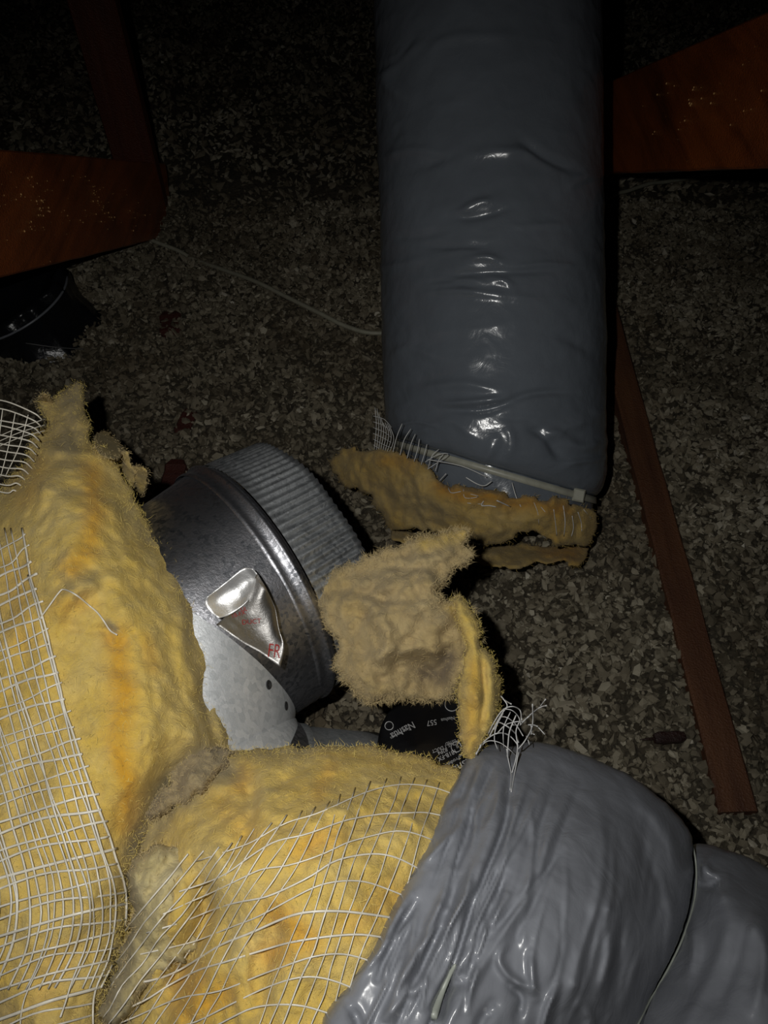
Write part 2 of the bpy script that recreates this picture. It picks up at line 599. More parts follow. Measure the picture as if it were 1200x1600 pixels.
def bed():
    m, nt, b = new_mat('insulation_bed')
    n = noise_node(nt, 130, 5, 0.7, coord(nt), 0.5)
    c = ramp(nt, n.outputs['Fac'], [(0.35, (0.03, 0.024, 0.015)), (0.7, (0.12, 0.10, 0.066))]).outputs[0]
    nt.links.new(c, b.inputs['Base Color']); b.inputs['Roughness'].default_value = 0.95
    bump(nt, b, n.outputs['Fac'], 0.8, 0.008)
    return m


FLUFF = fluff(); BED = bed()


# ------------------------------------------------------------------ attic floor and its loose fill
def ground_z(x, y):
    p = np.stack([x, y, np.zeros_like(x)], -1)
    z = 0.030 * fbm(p * 2.2, 3) + 0.012 * fbm(p * 9 + 5, 3)
    # banked up under the fitting and the near duct
    z = z + 0.20 * np.exp(-(((x + 0.22) / 0.20) ** 2 + ((y - 0.30) / 0.16) ** 2))
    # scooped beside the buried timber
    z = z - 0.02 * np.exp(-(((x - 0.40) / 0.05) ** 2 + ((y - 0.95) / 0.25) ** 2))
    # kept level along the buried timber and behind the far duct
    k = np.exp(-(((x - 0.47) / 0.09) ** 2))
    z = z * (1 - 0.75 * k)
    return z


gx, gy = np.meshgrid(np.linspace(-2.6, 2.6, 260), np.linspace(-0.5, 4.8, 300), indexing='ij')
gz = ground_z(gx.ravel(), gy.ravel())
idx = np.arange(gx.size).reshape(gx.shape)
Fq = np.stack([idx[:-1, :-1], idx[1:, :-1], idx[1:, 1:], idx[:-1, 1:]], -1).reshape(-1, 4)
floor = make('floor', np.stack([gx.ravel(), gy.ravel(), gz - 0.004], 1), Fq, BED, origin=(0, 2, 0))
tag(floor, 'grey brown attic floor bed under the loose fill flakes', 'floor', kind='structure')

ch0 = PF(958, 545, 0.02); ch1 = PF(1152, 1268, 0.0)     # the buried joist's two ends


def clumps(n_near, n_far):
    phi = (1 + 5 ** 0.5) / 2
    iv = np.array([(-1, phi, 0), (1, phi, 0), (-1, -phi, 0), (1, -phi, 0), (0, -1, phi), (0, 1, phi), (0, -1, -phi), (0, 1, -phi),
                   (phi, 0, -1), (phi, 0, 1), (-phi, 0, -1), (-phi, 0, 1)], float)
    iv /= np.linalg.norm(iv[0])
    fi = np.array([(0, 11, 5), (0, 5, 1), (0, 1, 7), (0, 7, 10), (0, 10, 11), (1, 5, 9), (5, 11, 4), (11, 10, 2), (10, 7, 6), (7, 1, 8),
                   (3, 9, 4), (3, 4, 2), (3, 2, 6), (3, 6, 8), (3, 8, 9), (4, 9, 5), (2, 4, 11), (6, 2, 10), (8, 6, 7), (9, 8, 1)])
    ov = np.array([(1, 0, 0), (-1, 0, 0), (0, 1, 0), (0, -1, 0), (0, 0, 1), (0, 0, -1)], float)
    fo = np.array([(0, 2, 4), (2, 1, 4), (1, 3, 4), (3, 0, 4), (2, 0, 5), (1, 2, 5), (3, 1, 5), (0, 3, 5)])
    Vs, Fs, Ts = [], [], []
    off = 0
    for (n, y0, y1, base, f, rmin, rmax) in ((n_near, 0.0, 1.9, iv, fi, 0.0024, 0.0088), (n_far, 1.9, 4.4, ov, fo, 0.005, 0.014)):
        x = rng.uniform(-2.5, 2.5, n * 4); y = rng.uniform(y0, y1, n * 4)
        t = (np.stack([x, y, x * 0], 1) - EYE) @ FWD
        ok = np.abs(x) < 0.56 * t + 0.12 + 0.5 * rng.random(n * 4) ** 1.4
        bx = 0.487 + (y - 0.55) * 0.008
        ok &= ~((np.abs(x - bx) < 0.026) & (rng.random(len(x)) < 0.93 * np.clip((y - ch1[1]) / 0.09, 0, 1)))
        x, y = x[ok][:n], y[ok][:n]
        n = len(x)
        z = ground_z(x, y)
        r = rmin + (rmax - rmin) * rng.random(n) ** 1.9
        k = len(base)
        s = np.stack([r * rng.uniform(0.7, 1.6, n), r * rng.uniform(0.6, 1.2, n), r * rng.uniform(0.3, 0.75, n)], 1)
        L = base[None] * (1 + rng.uniform(-0.58, 0.5, (n, k, 1))) * s[:, None]
        a = rng.uniform(0, 6.283, n); b = rng.normal(0, 0.55, n); c = rng.normal(0, 0.55, n)
        ca, sa, cb, sb, cc, sc_ = np.cos(a), np.sin(a), np.cos(b), np.sin(b), np.cos(c), np.sin(c)
        R = np.zeros((n, 3, 3))
        R[:, 0, 0] = ca * cb; R[:, 0, 1] = ca * sb * sc_ - sa * cc; R[:, 0, 2] = ca * sb * cc + sa * sc_
        R[:, 1, 0] = sa * cb; R[:, 1, 1] = sa * sb * sc_ + ca * cc; R[:, 1, 2] = sa * sb * cc - ca * sc_
        R[:, 2, 0] = -sb; R[:, 2, 1] = cb * sc_; R[:, 2, 2] = cb * cc
        L = np.einsum('nij,nkj->nki', R, L) + np.stack([x, y, z + r * rng.uniform(-0.2, 0.9, n)], 1)[:, None]
        tone = np.clip(0.37 + 0.17 * rng.normal(0, 1, n) + 0.16 * fbm(np.stack([x, y, x * 0], 1) * 5, 3) + 0.10 * fbm(np.stack([x, y, x * 0], 1) * 22, 2), 0, 1)
        Vs.append(L.reshape(-1, 3)); Ts.append(np.repeat(tone, k))
        Fs.append((f[None] + (np.arange(n) * k)[:, None, None]).reshape(-1, 3) + off)
        off += n * k
    o = make('loose_fill_insulation', np.vstack(Vs), np.vstack(Fs), FLUFF, origin=(0, 1.5, 0), smooth=False, attrs={'tone': np.concatenate(Ts)})
    return tag(o, 'grey beige loose fill insulation flakes covering the attic floor', 'insulation', kind='stuff')


clumps(98000, 36000)


# ------------------------------------------------------------------ timbers
def timber(name, p0, p1, wdir, w, d, mat, label, cat='beam', nseg=24, wob=0.0012, group=None):
    """squared timber from p0 to p1: wdir its thickness direction (w), the other side d deep; softened arrises"""
    p0, p1, wdir = map(lambda q: np.asarray(q, float), (p0, p1, wdir))
    ax = p1 - p0; L = np.linalg.norm(ax); ax /= L
    wd = wdir - ax * (wdir @ ax); wd /= np.linalg.norm(wd)
    dd = np.cross(ax, wd)
    c = 0.003
    prof = []
    for sx, sy in ((1, 1), (-1, 1), (-1, -1), (1, -1)):
        a = (sx * (w / 2 - c), sy * d / 2); b = (sx * w / 2, sy * (d / 2 - c))
        prof += [b, a] if sx * sy > 0 else [a, b]
    # finer along the broad sides
    pr = []
    for i in range(8):
        q0, q1 = np.array(prof[i]), np.array(prof[(i + 1) % 8])
        k = 6 if np.linalg.norm(q1 - q0) > 0.05 else (3 if np.linalg.norm(q1 - q0) > 0.01 else 1)
        for j in range(k): pr.append(q0 + (q1 - q0) * j / k)
    m = len(pr)
    V = []; F = []
    for i in range(nseg + 1):
        for q in pr:
            V.append(p0 + ax * L * i / nseg + wd * q[0] + dd * q[1])
    V = np.array(V)
    V += fbm(V * 30, 3)[:, None] * wob * np.array([1, 1, 1])
    for i in range(nseg):
        for k in range(m):
            k2 = (k + 1) % m
            F.append([i * m + k, i * m + k2, (i + 1) * m + k2, (i + 1) * m + k])
    F.append(list(range(m))[::-1]); F.append([nseg * m + k for k in range(m)])
    o = make(name, V, F, mat, smooth=False)
    return tag(o, label, cat, group)


SL = -0.53
def web_line(x, y, z):  # the sloping webs share one pitch
    return lambda yy: np.array([x, yy, z + SL * (yy - y)])


nrm = math.hypot(1, SL)
# left web: inner face in the plane x = -0.58, mid height 0.447 at y = 1.04
lw = web_line(-0.599, 1.042, 0.447)
TWL = timber('truss_web', lw(0.35), lw(1.90), (1, 0, 0), 0.038, 0.178, WOOD,
       'dark red-brown sloping roof truss timber above the black duct, beads of resin on its face')
rw = web_line(0.489, 0.966, 0.655)
TWR = timber('truss_web', rw(0.25), rw(2.25), (1, 0, 0), 0.038, 0.176, WOOD,
       'red-brown sloping roof truss timber running behind the hanging grey duct, thin white cable below it')
def resin(parent, line, x, spread, n, seed):
    r = np.random.default_rng(seed); mb = MB()
    for k in range(n):
        yy = spread[0] + (spread[1] - spread[0]) * r.beta(1.4, 1.8)
        if r.random() < 0.35: yy = spread[2 + r.integers(0, len(spread) - 2)] + r.normal(0, 0.008)
        c = line(yy) + np.array([0, 0, 1.0]) * r.normal(0.0, 0.032)
        c[0] = x; R = 0.0006 + 0.0011 * r.random() ** 2
        sg = 1 if x < 0 else -1
        V = []; F = []
        for h, q in ((0.0, 1.0), (0.55, 0.8), (0.9, 0.35)):
            for i in range(6): V.append(c + np.array([sg * h * R, math.cos(i * 1.047) * q * R, math.sin(i * 1.047) * q * R * 1.3]))
        for a in range(2):
            for i in range(6): F.append([a * 6 + i, a * 6 + (i + 1) % 6, a * 6 + 6 + (i + 1) % 6, a * 6 + 6 + i])
        F.append([12, 13, 14, 15, 16, 17]); mb.add(V, F)
    mb.build('resin_beads', RESIN, parent)['kind'] = 'stuff'


resin(TWL, lw, -0.5803, (1.0, 1.75, 1.12, 1.18, 1.42, 1.6), 170, 3)
resin(TWR, rw, 0.4702, (0.92, 1.5, 1.05, 1.2), 40, 4)
timber('truss_post', (-0.63, 1.86, -0.05), (-0.63, 1.86, 1.9), (0, 1, 0), 0.038, 0.105, WOOD_P,
       'upright dark timber post rising from the low end of the sloping truss timber')
chord = timber('joist', ch1 + np.array([0, 0, -0.050]), ch0 + (ch0 - ch1) * 0.6 + np.array([0, 0, -0.034]), (1, 0, 0), 0.052, 0.115, WOOD_B,
               'long brown joist half buried in loose fill beside the hanging duct')

# small timber offcuts showing through the loose fill
SCRAP = wood('dark_red_scrap', (0.03, 0.006, 0.004), (0.075, 0.016, 0.008), 0.8, 'x')
def offcut(u, v, ang, l, w, h, label, mat=SCRAP, name='wood_offcut', z=0.0, nail=False, lean=0.1):
    c = PF(u, v, 0.0)
    c[2] = ground_z(np.array([c[0]]), np.array([c[1]]))[0] + z
    a = math.radians(ang); lx = np.array([math.cos(a), math.sin(a), lean]); lx /= np.linalg.norm(lx)
    ly = np.array([-math.sin(a), math.cos(a), 0]); lz = np.cross(lx, ly)
    V = []; nx = 7
    F = []
    r = np.random.default_rng(int(u))
    prof = [(-.5, -.35), (-.4, -.5), (.4, -.5), (.5, -.35), (.5, .35), (.4, .5), (-.4, .5), (-.5, .35)]
    for i in range(nx):
        f = i / (nx - 1) - 0.5
        k = 1 - 0.12 * r.random() - (0.25 if i in (0, nx - 1) else 0)
        for q in prof:
            V.append(c + lx * l * (f + r.normal(0, .012)) + ly * w * q[0] * k + lz * h * q[1] * k)
    for i in range(nx - 1):
        for k in range(8):
            F.append([i * 8 + k, i * 8 + (k + 1) % 8, (i + 1) * 8 + (k + 1) % 8, (i + 1) * 8 + k])
    F.append(list(range(8))[::-1]); F.append([(nx - 1) * 8 + k for k in range(8)])
    if not nail:
        return tag(make(name, V, F, mat, smooth=False), label, 'wood chip')
    root = empty(name, c, label, 'wood chip')
    make('chip_body', V, F, mat, root, smooth=False)
    mb = MB(); mb.tube([c - lx * l * 0.4, c - lx * l * 0.75, c - lx * l * 0.98], 0.0022, 6, taper=[1.2, 0.9, 0.2])
    mb.build('splinter', mat, root)
    return root


offcut(1042, 1157, 4, 0.044, 0.017, 0.012, 'small dark brown wood chip with a splinter, on loose fill by the joist', CHIP, 'wood_chip', 0.012, True, 0.0)
offcut(268, 512, 100, 0.075, 0.05, 0.02, 'dull red timber scrap sunk in loose fill below the pale cable', z=-0.004)
offcut(288, 652, 78, 0.065, 0.035, 0.02, 'reddish timber scrap sunk in loose fill between the torn batt and the hanging duct', z=-0.004)
offcut(268, 742, 86, 0.085, 0.042, 0.03, 'red timber scrap close behind the rim of the steel elbow', z=0.008)

# ------------------------------------------------------------------ cable across the floor
cpts = [(-60, 330, .030), (150, 345, .025), (262, 372, .022), (300, 392, .012), (345, 412, .022), (400, 440, .028), (450, 470, .030), (500, 500, .030), (545, 522, .028),
        (592, 531, .028), (680, 520, .03), (780, 455, .03), (870, 365, .03), (950, 308, .032), (985, 290, .034), (1020, 276, .036), (1048, 268, .036), (1120, 255, .03), (1220, 240, .03)]
cp = []
for u, v, z in cpts:
    q = PF(u, v, z); q[2] = ground_z(np.array([q[0]]), np.array([q[1]]))[0] + z - 0.012; cp.append(q)
mb = MB(); mb.tube(spline(cp, 8), 0.0052, 8)
tag(mb.build('electric_cable', CABLE), 'thin off-white electric cable running across the loose fill and behind the hanging duct', 'cable')

# ------------------------------------------------------------------ black duct end under the left timber
def black_duct():
    a = PF(62, 520, 0.0); a[2] = -0.02
    ax = np.array([-0.30, 0.02, 1.0]); ax /= np.linalg.norm(ax)
    e1 = np.cross(ax, [0, 1, 0]); e1 /= np.linalg.norm(e1); e2 = np.cross(ax, e1)
    root = empty('black_duct', [a[0], a[1], 0.0], 'shiny black duct end with a pale rim under the sloping dark timber', 'duct')
    R = 0.125
    def ring(prof, name, mat, amp=0.0, n=96):
        V = []; F = []
        for s, r in prof:
            for k in range(n):
                q = 2 * math.pi * k / n
                V.append(a + ax * s + (e1 * math.cos(q) + e2 * math.sin(q)) * r)
        V = np.array(V)
        if amp:
            cen = (V - a); al = cen @ ax; rad = cen - al[:, None] * ax; rad /= np.linalg.norm(rad, axis=1)[:, None] + 1e-9
            V += rad * (fbm(V * np.array([26, 26, 9]), 4) * amp)[:, None]
        for i in range(len(prof) - 1):
            for k in range(n):
                F.append([i * n + k, i * n + (k + 1) % n, (i + 1) * n + (k + 1) % n, (i + 1) * n + k])
        return make(name, V, F, mat, root)
    ring([(-0.02, R * 1.12), (0.0, R * 1.08), (0.02, R * 1.02), (0.04, R * 0.98), (0.06, R * 0.96), (0.075, R * 0.97), (0.09, R * 0.99), (0.10, R)], 'sleeve', BLKD, 0.010)
    ring([(0.10, R * 0.985), (0.115, R * 0.96), (0.125, R * 0.93), (0.115, R * 0.8), (0.09, R * 0.6), (0.07, R * 0.3), (0.068, 0.001)], 'crumpled_film', BLKD, 0.010)
    mb = MB()
    mb.tube([a + ax * 0.101 + (e1 * math.cos(q) + e2 * math.sin(q)) * R * 1.015 for q in np.linspace(0, 2 * math.pi, 97)], 0.0026, 6, cap=False)
    mb.build('rim_wire', flat('rim_grey', (0.16, 0.17, 0.19), 0.35), root)
    w0 = a + ax * 0.09 + np.array([0.055, -R * 0.95, 0]); w1 = PF(152, 545, 0.01)
    mb = MB(); mb.tube(spline([w0, w0 * 0.6 + w1 * 0.4 + np.array([0.004, -0.006, 0]), w0 * 0.2 + w1 * 0.8 + np.array([0, -0.004, 0]), w1], 5), 0.0011, 5)
    mb.build('loose_wire', flat('wire_grey', (0.10, 0.10, 0.10), 0.4), root)


black_duct()


# ------------------------------------------------------------------ hanging grey duct
def hanging_duct():
    E = P(772, 752, 1.205); T = P(757, -120, 1.16)
    ax = T - E; L = np.linalg.norm(ax); ax /= L
    toc = EYE - E; toc -= ax * (toc @ ax); toc /= np.linalg.norm(toc)
    rt = np.cross(ax, toc); rt *= np.sign(rt @ RGT)
    R = 0.177
    root = empty('flexible_duct', [E[0], E[1], 0.0], 'long grey film-wrapped duct hanging at a slant, darkened yellow torn wool at its open end', 'duct')
    nt_, ns = 220, 330
    th = np.linspace(0, 2 * math.pi, nt_, endpoint=False)
    s_end = 0.022 - 0.050 * np.sin(th)
    V = np.zeros((ns, nt_, 3))
    for i in range(ns):
        f = (i / (ns - 1)) ** 1.25
        s = s_end + (L - s_end) * f
        ss = s - s_end
        rr = R * (0.86 + 0.14 * np.sqrt(np.clip(1 - (1 - np.clip(ss / 0.045, 0, 1)) ** 2, 0, 1)))
        # slow swell and flattening
        rr = rr * (1 + 0.005 * np.sin(s * 9 + np.cos(th)) + 0.0025 * np.sin(s * 23 + 2))
        V[i] = E + ax * s[:, None] + (toc * np.cos(th)[:, None] + rt * np.sin(th)[:, None]) * rr[:, None]
    V = V.reshape(-1, 3)
    rel = V - E; al = rel @ ax; rad = rel - al[:, None] * ax; rad /= np.linalg.norm(rad, axis=1)[:, None]
    tha = np.arctan2(rad @ rt, rad @ toc)
    p = np.stack([np.cos(tha) * 1.6, np.sin(tha) * 1.6, al * 16], 1)
    d = fbm(p * np.array([1, 1, 0.6]), 4, 0.45) * 0.0014
    d += -np.abs(fbm(p * np.array([1.3, 1.3, 1.6]) + 30, 2)) * 0.0016
    d += fbm(V * 70, 3) * 0.0005
    u, v, w = proj(V)
    U = np.stack([u, v], 1)
    front = np.cos(tha) > -0.2
    rd = [([(715, 335), (745, 318), (775, 312)], 7, 0.005), ([(700, 340), (750, 338), (800, 322)], 6, -0.004),
          ([(640, 160), (600, 120), (660, 60)], 9, 0.004), ([(650, 60), (620, 95), (590, 110)], 6, -0.004),
          ([(730, 405), (760, 402), (785, 410)], 6, 0.005), ([(680, 430), (760, 425), (870, 422)], 6, -0.0045),
          ([(770, 436), (790, 440), (800, 452)], 6, 0.0045), ([(690, 455), (750, 458), (850, 470)], 7, 0.003),
          ([(810, 215), (850, 245), (900, 265)], 7, -0.006), ([(700, 245), (760, 235), (820, 240), (870, 262)], 9, 0.005),
          ([(640, 265), (720, 240), (790, 232)], 8, -0.003), ([(660, 100), (700, 60), (800, 55)], 9, 0.003),
          ([(690, 632), (740, 628), (800, 622)], 6, 0.006), ([(690, 640), (760, 640), (830, 615), (900, 612)], 6, -0.006),
          ([(650, 610), (720, 600), (790, 612)], 8, 0.004), ([(830, 665), (860, 690), (880, 720)], 8, -0.007),
          ([(845, 700), (860, 680), (930, 650)], 9, 0.004), ([(740, 745), (760, 715), (775, 690)], 7, 0.005),
          ([(680, 700), (710, 720), (740, 745)], 7, -0.006), ([(640, 680), (690, 710), (720, 740)], 9, 0.004),
          ([(790, 660), (800, 690), (790, 720)], 6, 0.004), ([(880, 690), (910, 700), (940, 690)], 8, 0.005), ([(600, 560), (640, 545), (690, 560)], 8, 0.003),
          ([(860, 520), (900, 535), (935, 560)], 9, -0.003), ([(880, 300), (905, 280), (935, 270)], 8, 0.003), ([(590, 250), (640, 235), (700, 240)], 7, 0.003)]
    for k in range(18):
        cv = 330 + 400 * rng.random(); cu = 620 + 300 * rng.random()
        hw = 20 + 40 * rng.random()
        if 470 < cv < 600: cv += 170
        rd.append(([(cu - hw, cv + rng.normal(0, 7)), (cu, cv - 3), (cu + hw, cv + rng.normal(0, 9))], 3 + 4 * rng.random(), 0.0022 * rng.choice([-1, 1])))
    d = d + np.where(front, ridge_sum(U, rd), 0)
    V = V + rad * d[:, None]
    F = []
    idx = np.arange(ns * nt_).reshape(ns, nt_)
    i2 = np.roll(idx, -1, axis=1)
    F = np.stack([idx[:-1], i2[:-1], i2[1:], idx[1:]], -1).reshape(-1, 4)
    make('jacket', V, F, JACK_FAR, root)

    def band(name, mat, prof, off, th0=0, th1=2 * math.pi, n=120, amp=0.0, closed=True, slope=-0.05, base=0.022):
        t = np.linspace(th0, th1, n, endpoint=not closed)
        se = base + slope * np.sin(t)
        rows = []
        for s, r in prof:
            rows.append(E + ax * (se + s + off)[:, None] + (toc * np.cos(t)[:, None] + rt * np.sin(t)[:, None]) * r)
        V = np.array(rows)
        if amp: V = V + (fbm(V * 45, 3) * amp)[..., None] * toc
        m = len(prof)
        idx = np.arange(m * n).reshape(m, n)
        nx = np.roll(idx, -1, axis=1)
        F = np.stack([idx[:-1], nx[:-1], nx[1:], idx[1:]], -1)
        if not closed: F = F[:, :-1]
        return make(name, V.reshape(-1, 3), F.reshape(-1, 4), mat, root)
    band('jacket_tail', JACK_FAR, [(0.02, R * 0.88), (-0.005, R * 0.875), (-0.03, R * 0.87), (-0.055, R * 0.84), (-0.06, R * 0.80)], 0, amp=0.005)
    # zip tie round the gathered film
    w = 0.010
    z0 = -0.006
    band('zip_tie', STRAP, [(z0 - w / 2, R * 0.885), (z0 - w / 2, R * 0.905), (z0 + w / 2, R * 0.905), (z0 + w / 2, R * 0.885), (z0 - w / 2, R * 0.885)], 0)
    hp = P(903, 774, 1.085)
    mb = MB(); hx = RGT * 0.0085; hy = UPV * 0.0095; hz = FWD * 0.008
    tilt = 0.2
    hx2 = hx * math.cos(tilt) - (UPV * 0.0085) * math.sin(tilt); hy2 = UPV * 0.0095 * math.cos(tilt) + RGT * 0.0095 * math.sin(tilt)
    vv = []
    for sz in (-1, -0.7, 0.7, 1):
        k = 0.75 if abs(sz) == 1 else 1
        for sx, sy in ((-1, -1), (1, -1), (1, 1), (-1, 1)):
            vv.append(hp + hx2 * sx * k + hy2 * sy * k + hz * sz)
    ff = [[3, 2, 1, 0], [12, 13, 14, 15]]
    for i in range(3):
        for k in range(4): ff.append([i * 4 + k, i * 4 + (k + 1) % 4, i * 4 + 4 + (k + 1) % 4, i * 4 + 4 + k])
    mb.add(vv, ff); mb.build('zip_tie_head', STRAP, root, smooth=False)

    # torn wool sleeve at the open end: upper fold and lower fold
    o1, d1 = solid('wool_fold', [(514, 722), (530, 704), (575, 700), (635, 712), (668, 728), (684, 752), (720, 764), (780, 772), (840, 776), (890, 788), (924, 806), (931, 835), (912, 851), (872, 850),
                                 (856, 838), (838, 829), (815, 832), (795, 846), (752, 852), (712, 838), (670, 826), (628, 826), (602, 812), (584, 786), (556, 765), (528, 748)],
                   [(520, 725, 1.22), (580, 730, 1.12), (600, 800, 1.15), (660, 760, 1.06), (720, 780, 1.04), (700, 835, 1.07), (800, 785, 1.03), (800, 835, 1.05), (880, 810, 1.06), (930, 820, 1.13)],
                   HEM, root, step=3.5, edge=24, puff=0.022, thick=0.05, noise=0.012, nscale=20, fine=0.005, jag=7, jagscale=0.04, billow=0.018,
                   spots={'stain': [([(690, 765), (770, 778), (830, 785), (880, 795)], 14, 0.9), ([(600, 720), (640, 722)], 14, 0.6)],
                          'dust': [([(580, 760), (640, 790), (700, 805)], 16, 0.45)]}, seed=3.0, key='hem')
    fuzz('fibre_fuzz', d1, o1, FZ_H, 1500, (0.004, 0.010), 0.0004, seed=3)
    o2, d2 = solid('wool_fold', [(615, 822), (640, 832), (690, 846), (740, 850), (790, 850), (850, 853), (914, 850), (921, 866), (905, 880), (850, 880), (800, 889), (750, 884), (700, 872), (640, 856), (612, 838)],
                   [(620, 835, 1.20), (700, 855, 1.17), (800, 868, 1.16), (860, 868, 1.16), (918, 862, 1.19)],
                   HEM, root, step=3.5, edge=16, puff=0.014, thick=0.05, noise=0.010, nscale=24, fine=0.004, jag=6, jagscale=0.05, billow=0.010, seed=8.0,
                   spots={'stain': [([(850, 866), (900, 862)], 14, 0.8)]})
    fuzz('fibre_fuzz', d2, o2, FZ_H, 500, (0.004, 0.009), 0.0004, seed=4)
    # strands of the torn scrim along the edge
    mb = MB()
    r = np.random.default_rng(5)
    def strand(px, t, rad=0.0006):
        if isinstance(t, (int, float)): t = [t] * len(px)
        mb.tube(spline([P(a, b, c) for (a, b), c in zip(px, t)], 4), rad, 4)
    def on_hem(px, rad=0.0006, lift=0.003, t=1.03):
        pts = []
        for a, b in px:
            q = surf('hem', a, b, lift)
            pts.append(P(a, b, t) if q is None else q)
        mb.tube(spline(pts, 4), rad, 4)
    for k in range(8):
        u0 = 586 + k * 3.2
        strand([(u0, 640 + 4 * k + r.normal(0, 4)), (u0 + 2 + k * .7, 665 + 3 * k), (u0 - 1, 702 + k)], 1.12 - 0.004 * k, 0.0005)
    for k in range(7):
        u0 = 616 + k * 11
        strand([(u0 + 10 + r.normal(0, 3), 662 + 8 * k), (u0 + 4, 682 + 6 * k), (u0 - 2, 706 + 5 * k)], 1.04, 0.0006)
    for k in range(6): strand([(583, 650 + 9 * k), (600, 655 + 9 * k + k), (612, 668 + 8 * k)], 1.12, 0.0004)
    strand([(664, 722), (685, 710), (700, 711), (668, 733)], 1.03)
    strand([(668, 718), (720, 728), (760, 745)], 1.02, 0.0007)
    strand([(728, 746), (745, 756), (757, 759), (768, 752)], 1.02, 0.0009)
    on_hem([(686, 752), (697, 740)], .0007); on_hem([(700, 761), (705, 770), (720, 768)])
    on_hem([(775, 763), (752, 788), (765, 790), (775, 792)], .0009, .004); on_hem([(724, 764), (727, 778), (748, 776), (735, 772)], .0005)
    on_hem([(730, 786), (756, 788)], .0005); on_hem([(776, 782), (798, 792)], .0009); on_hem([(800, 754), (806, 775), (814, 792)], .0007)
    on_hem([(865, 796), (868, 818), (870, 837)], .0006); on_hem([(880, 790), (883, 815), (881, 838)], .0007); on_hem([(894, 806), (896, 824), (893, 838)], .0006)
    on_hem([(903, 800), (908, 816), (909, 830)], .0006); on_hem([(845, 792), (852, 800)], .0005); on_hem([(912, 796), (925, 812)], .0005)
    on_hem([(830, 775), (840, 800), (842, 820)], .0004)
    mb.build('scrim_strands', STRAND_F, root)['kind'] = 'stuff'


hanging_duct()

# ------------------------------------------------------------------ the steel elbow
def cam_v(x, y, w):
    return RGT * x + UPV * y + FWD * w


SC = 1.08
A = cam_v(0.757, 0.445, 0.46); A /= np.linalg.norm(A)
B = cam_v(0.95, -0.14, 0.25); B /= np.linalg.norm(B)
c1 = P(395, 915, 0.80 * SC)
R1 = 200 / FPX * 0.80 * SC
n_in = B - A * (A @ B); n_in /= np.linalg.norm(n_in)
LST = 0.045
PIV = c1 - A * LST + n_in * R1 * 1.04
TURN = math.acos(-(A @ B))


def elbow_frame(phi):
    off = -math.cos(phi) * n_in - math.sin(phi) * A
    cen = PIV + off * R1 * 1.04
    tan = -A * math.cos(phi) + n_in * math.sin(phi)
    return cen, -off, tan          # centre, inward radial, travel direction


KAX = np.cross(A, n_in)


def ring_pts(cen, rad, r, n=128, th=None):
    q = np.linspace(0, 2 * math.pi, n, endpoint=False) if th is None else th
    return cen + (np.cos(q)[:, None] * rad + np.sin(q)[:, None] * KAX) * r


def skin(rings):
    n = rings[0].shape[0]
    V = np.vstack(rings); idx = np.arange(len(rings) * n).reshape(len(rings), n); nx = np.roll(idx, -1, 1)
    return V, np.stack([idx[:-1], nx[:-1], nx[1:], idx[1:]], -1).reshape(-1, 4)


ELB = empty('duct_elbow', [c1[0], c1[1], 0.2], 'galvanised steel duct elbow with a crimped collar, framed by torn yellow wool', 'duct elbow')
# crimped collar
def collar():
    th = np.linspace(0, 2 * math.pi, 128 * 5, endpoint=False)
    cr = np.sin(th * 128 / 1.28)
    Lc = 0.080
    rows = []
    for s, k, sh in ((0.010, 0.0, 1.0), (0.018, 0.5, 0.995), (0.026, 1.0, 0.99), (Lc * 0.6, 1.0, 0.98), (Lc * 0.9, 1.0, 0.972), (Lc, 1.0, 0.97), (Lc, 1.0, 0.955), (Lc * 0.5, 1.0, 0.965), (0.012, 0.3, 0.975)):
        rr = R1 * sh + 0.0016 * k * cr
        ss = s + 0.0010 * k * np.sin(th * 9) * (s / Lc)
        q = (np.cos(th) * rr)[:, None] * n_in + (np.sin(th) * rr)[:, None] * KAX
        rows.append(c1 + A * np.atleast_1d(ss)[:, None] + q)
    V, F = skin(rows)
    make('crimped_collar', V, F, GALV_C, ELB)


collar()
# rolled bead at the foot of the collar
rows = []
for s, r in ((-0.017, 1.0), (-0.0155, 1.008), (-0.013, 1.010), (-0.011, 1.004), (-0.003, 1.006), (-0.001, 1.022), (0.0015, 1.026), (0.004, 1.018), (0.006, 1.0), (0.009, 0.992)):
    rows.append(ring_pts(c1 + A * s, n_in, R1 * r, 160))
V, F = skin(rows)
make('rolled_bead', V, F, GALV, ELB)
# gores
NG = 3
phis = [0.44, TURN * 0.60, TURN * 0.80, TURN]
elbow_V, elbow_F = [], []
def gore(i, name, mat, r0, r1, extra0=0.0):
    n = 160
    c_a, ra_a, t_a = elbow_frame(phis[max(i, 0)]); c_b, ra_b, t_b = elbow_frame(phis[i + 1])
    if i < 0: c_a, ra_a = c1, n_in; c_b, ra_b, t_b = elbow_frame(phis[0])
    a = ring_pts(c_a, ra_a, R1 * r0, n); b = ring_pts(c_b, ra_b, R1 * r1, n)
    rows = []
    m = 14
    for k in range(m + 1):
        f = k / m
        row = a * (1 - f) + b * f
        rows.append(row)
    V, F = skin(rows)
    dent = fbm(V * 14, 3) * 0.0014
    cc = V.mean(0)
    out = V - cc; out /= np.linalg.norm(out, axis=1)[:, None]
    V = V + out * dent[:, None]
    # outer lap lip
    o = make(name, V, F, mat, ELB)
    SURF['gore%d' % i] = BVHTree.FromPolygons([tuple(p) for p in V], [list(map(int, f)) for f in F])
    return o


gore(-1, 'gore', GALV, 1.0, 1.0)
gore(0, 'gore', GALV_LIT, 1.016, 1.012)
gore(1, 'gore', GALV_LIT, 1.022, 1.012)
gore(2, 'gore', GALV, 1.018, 1.0)
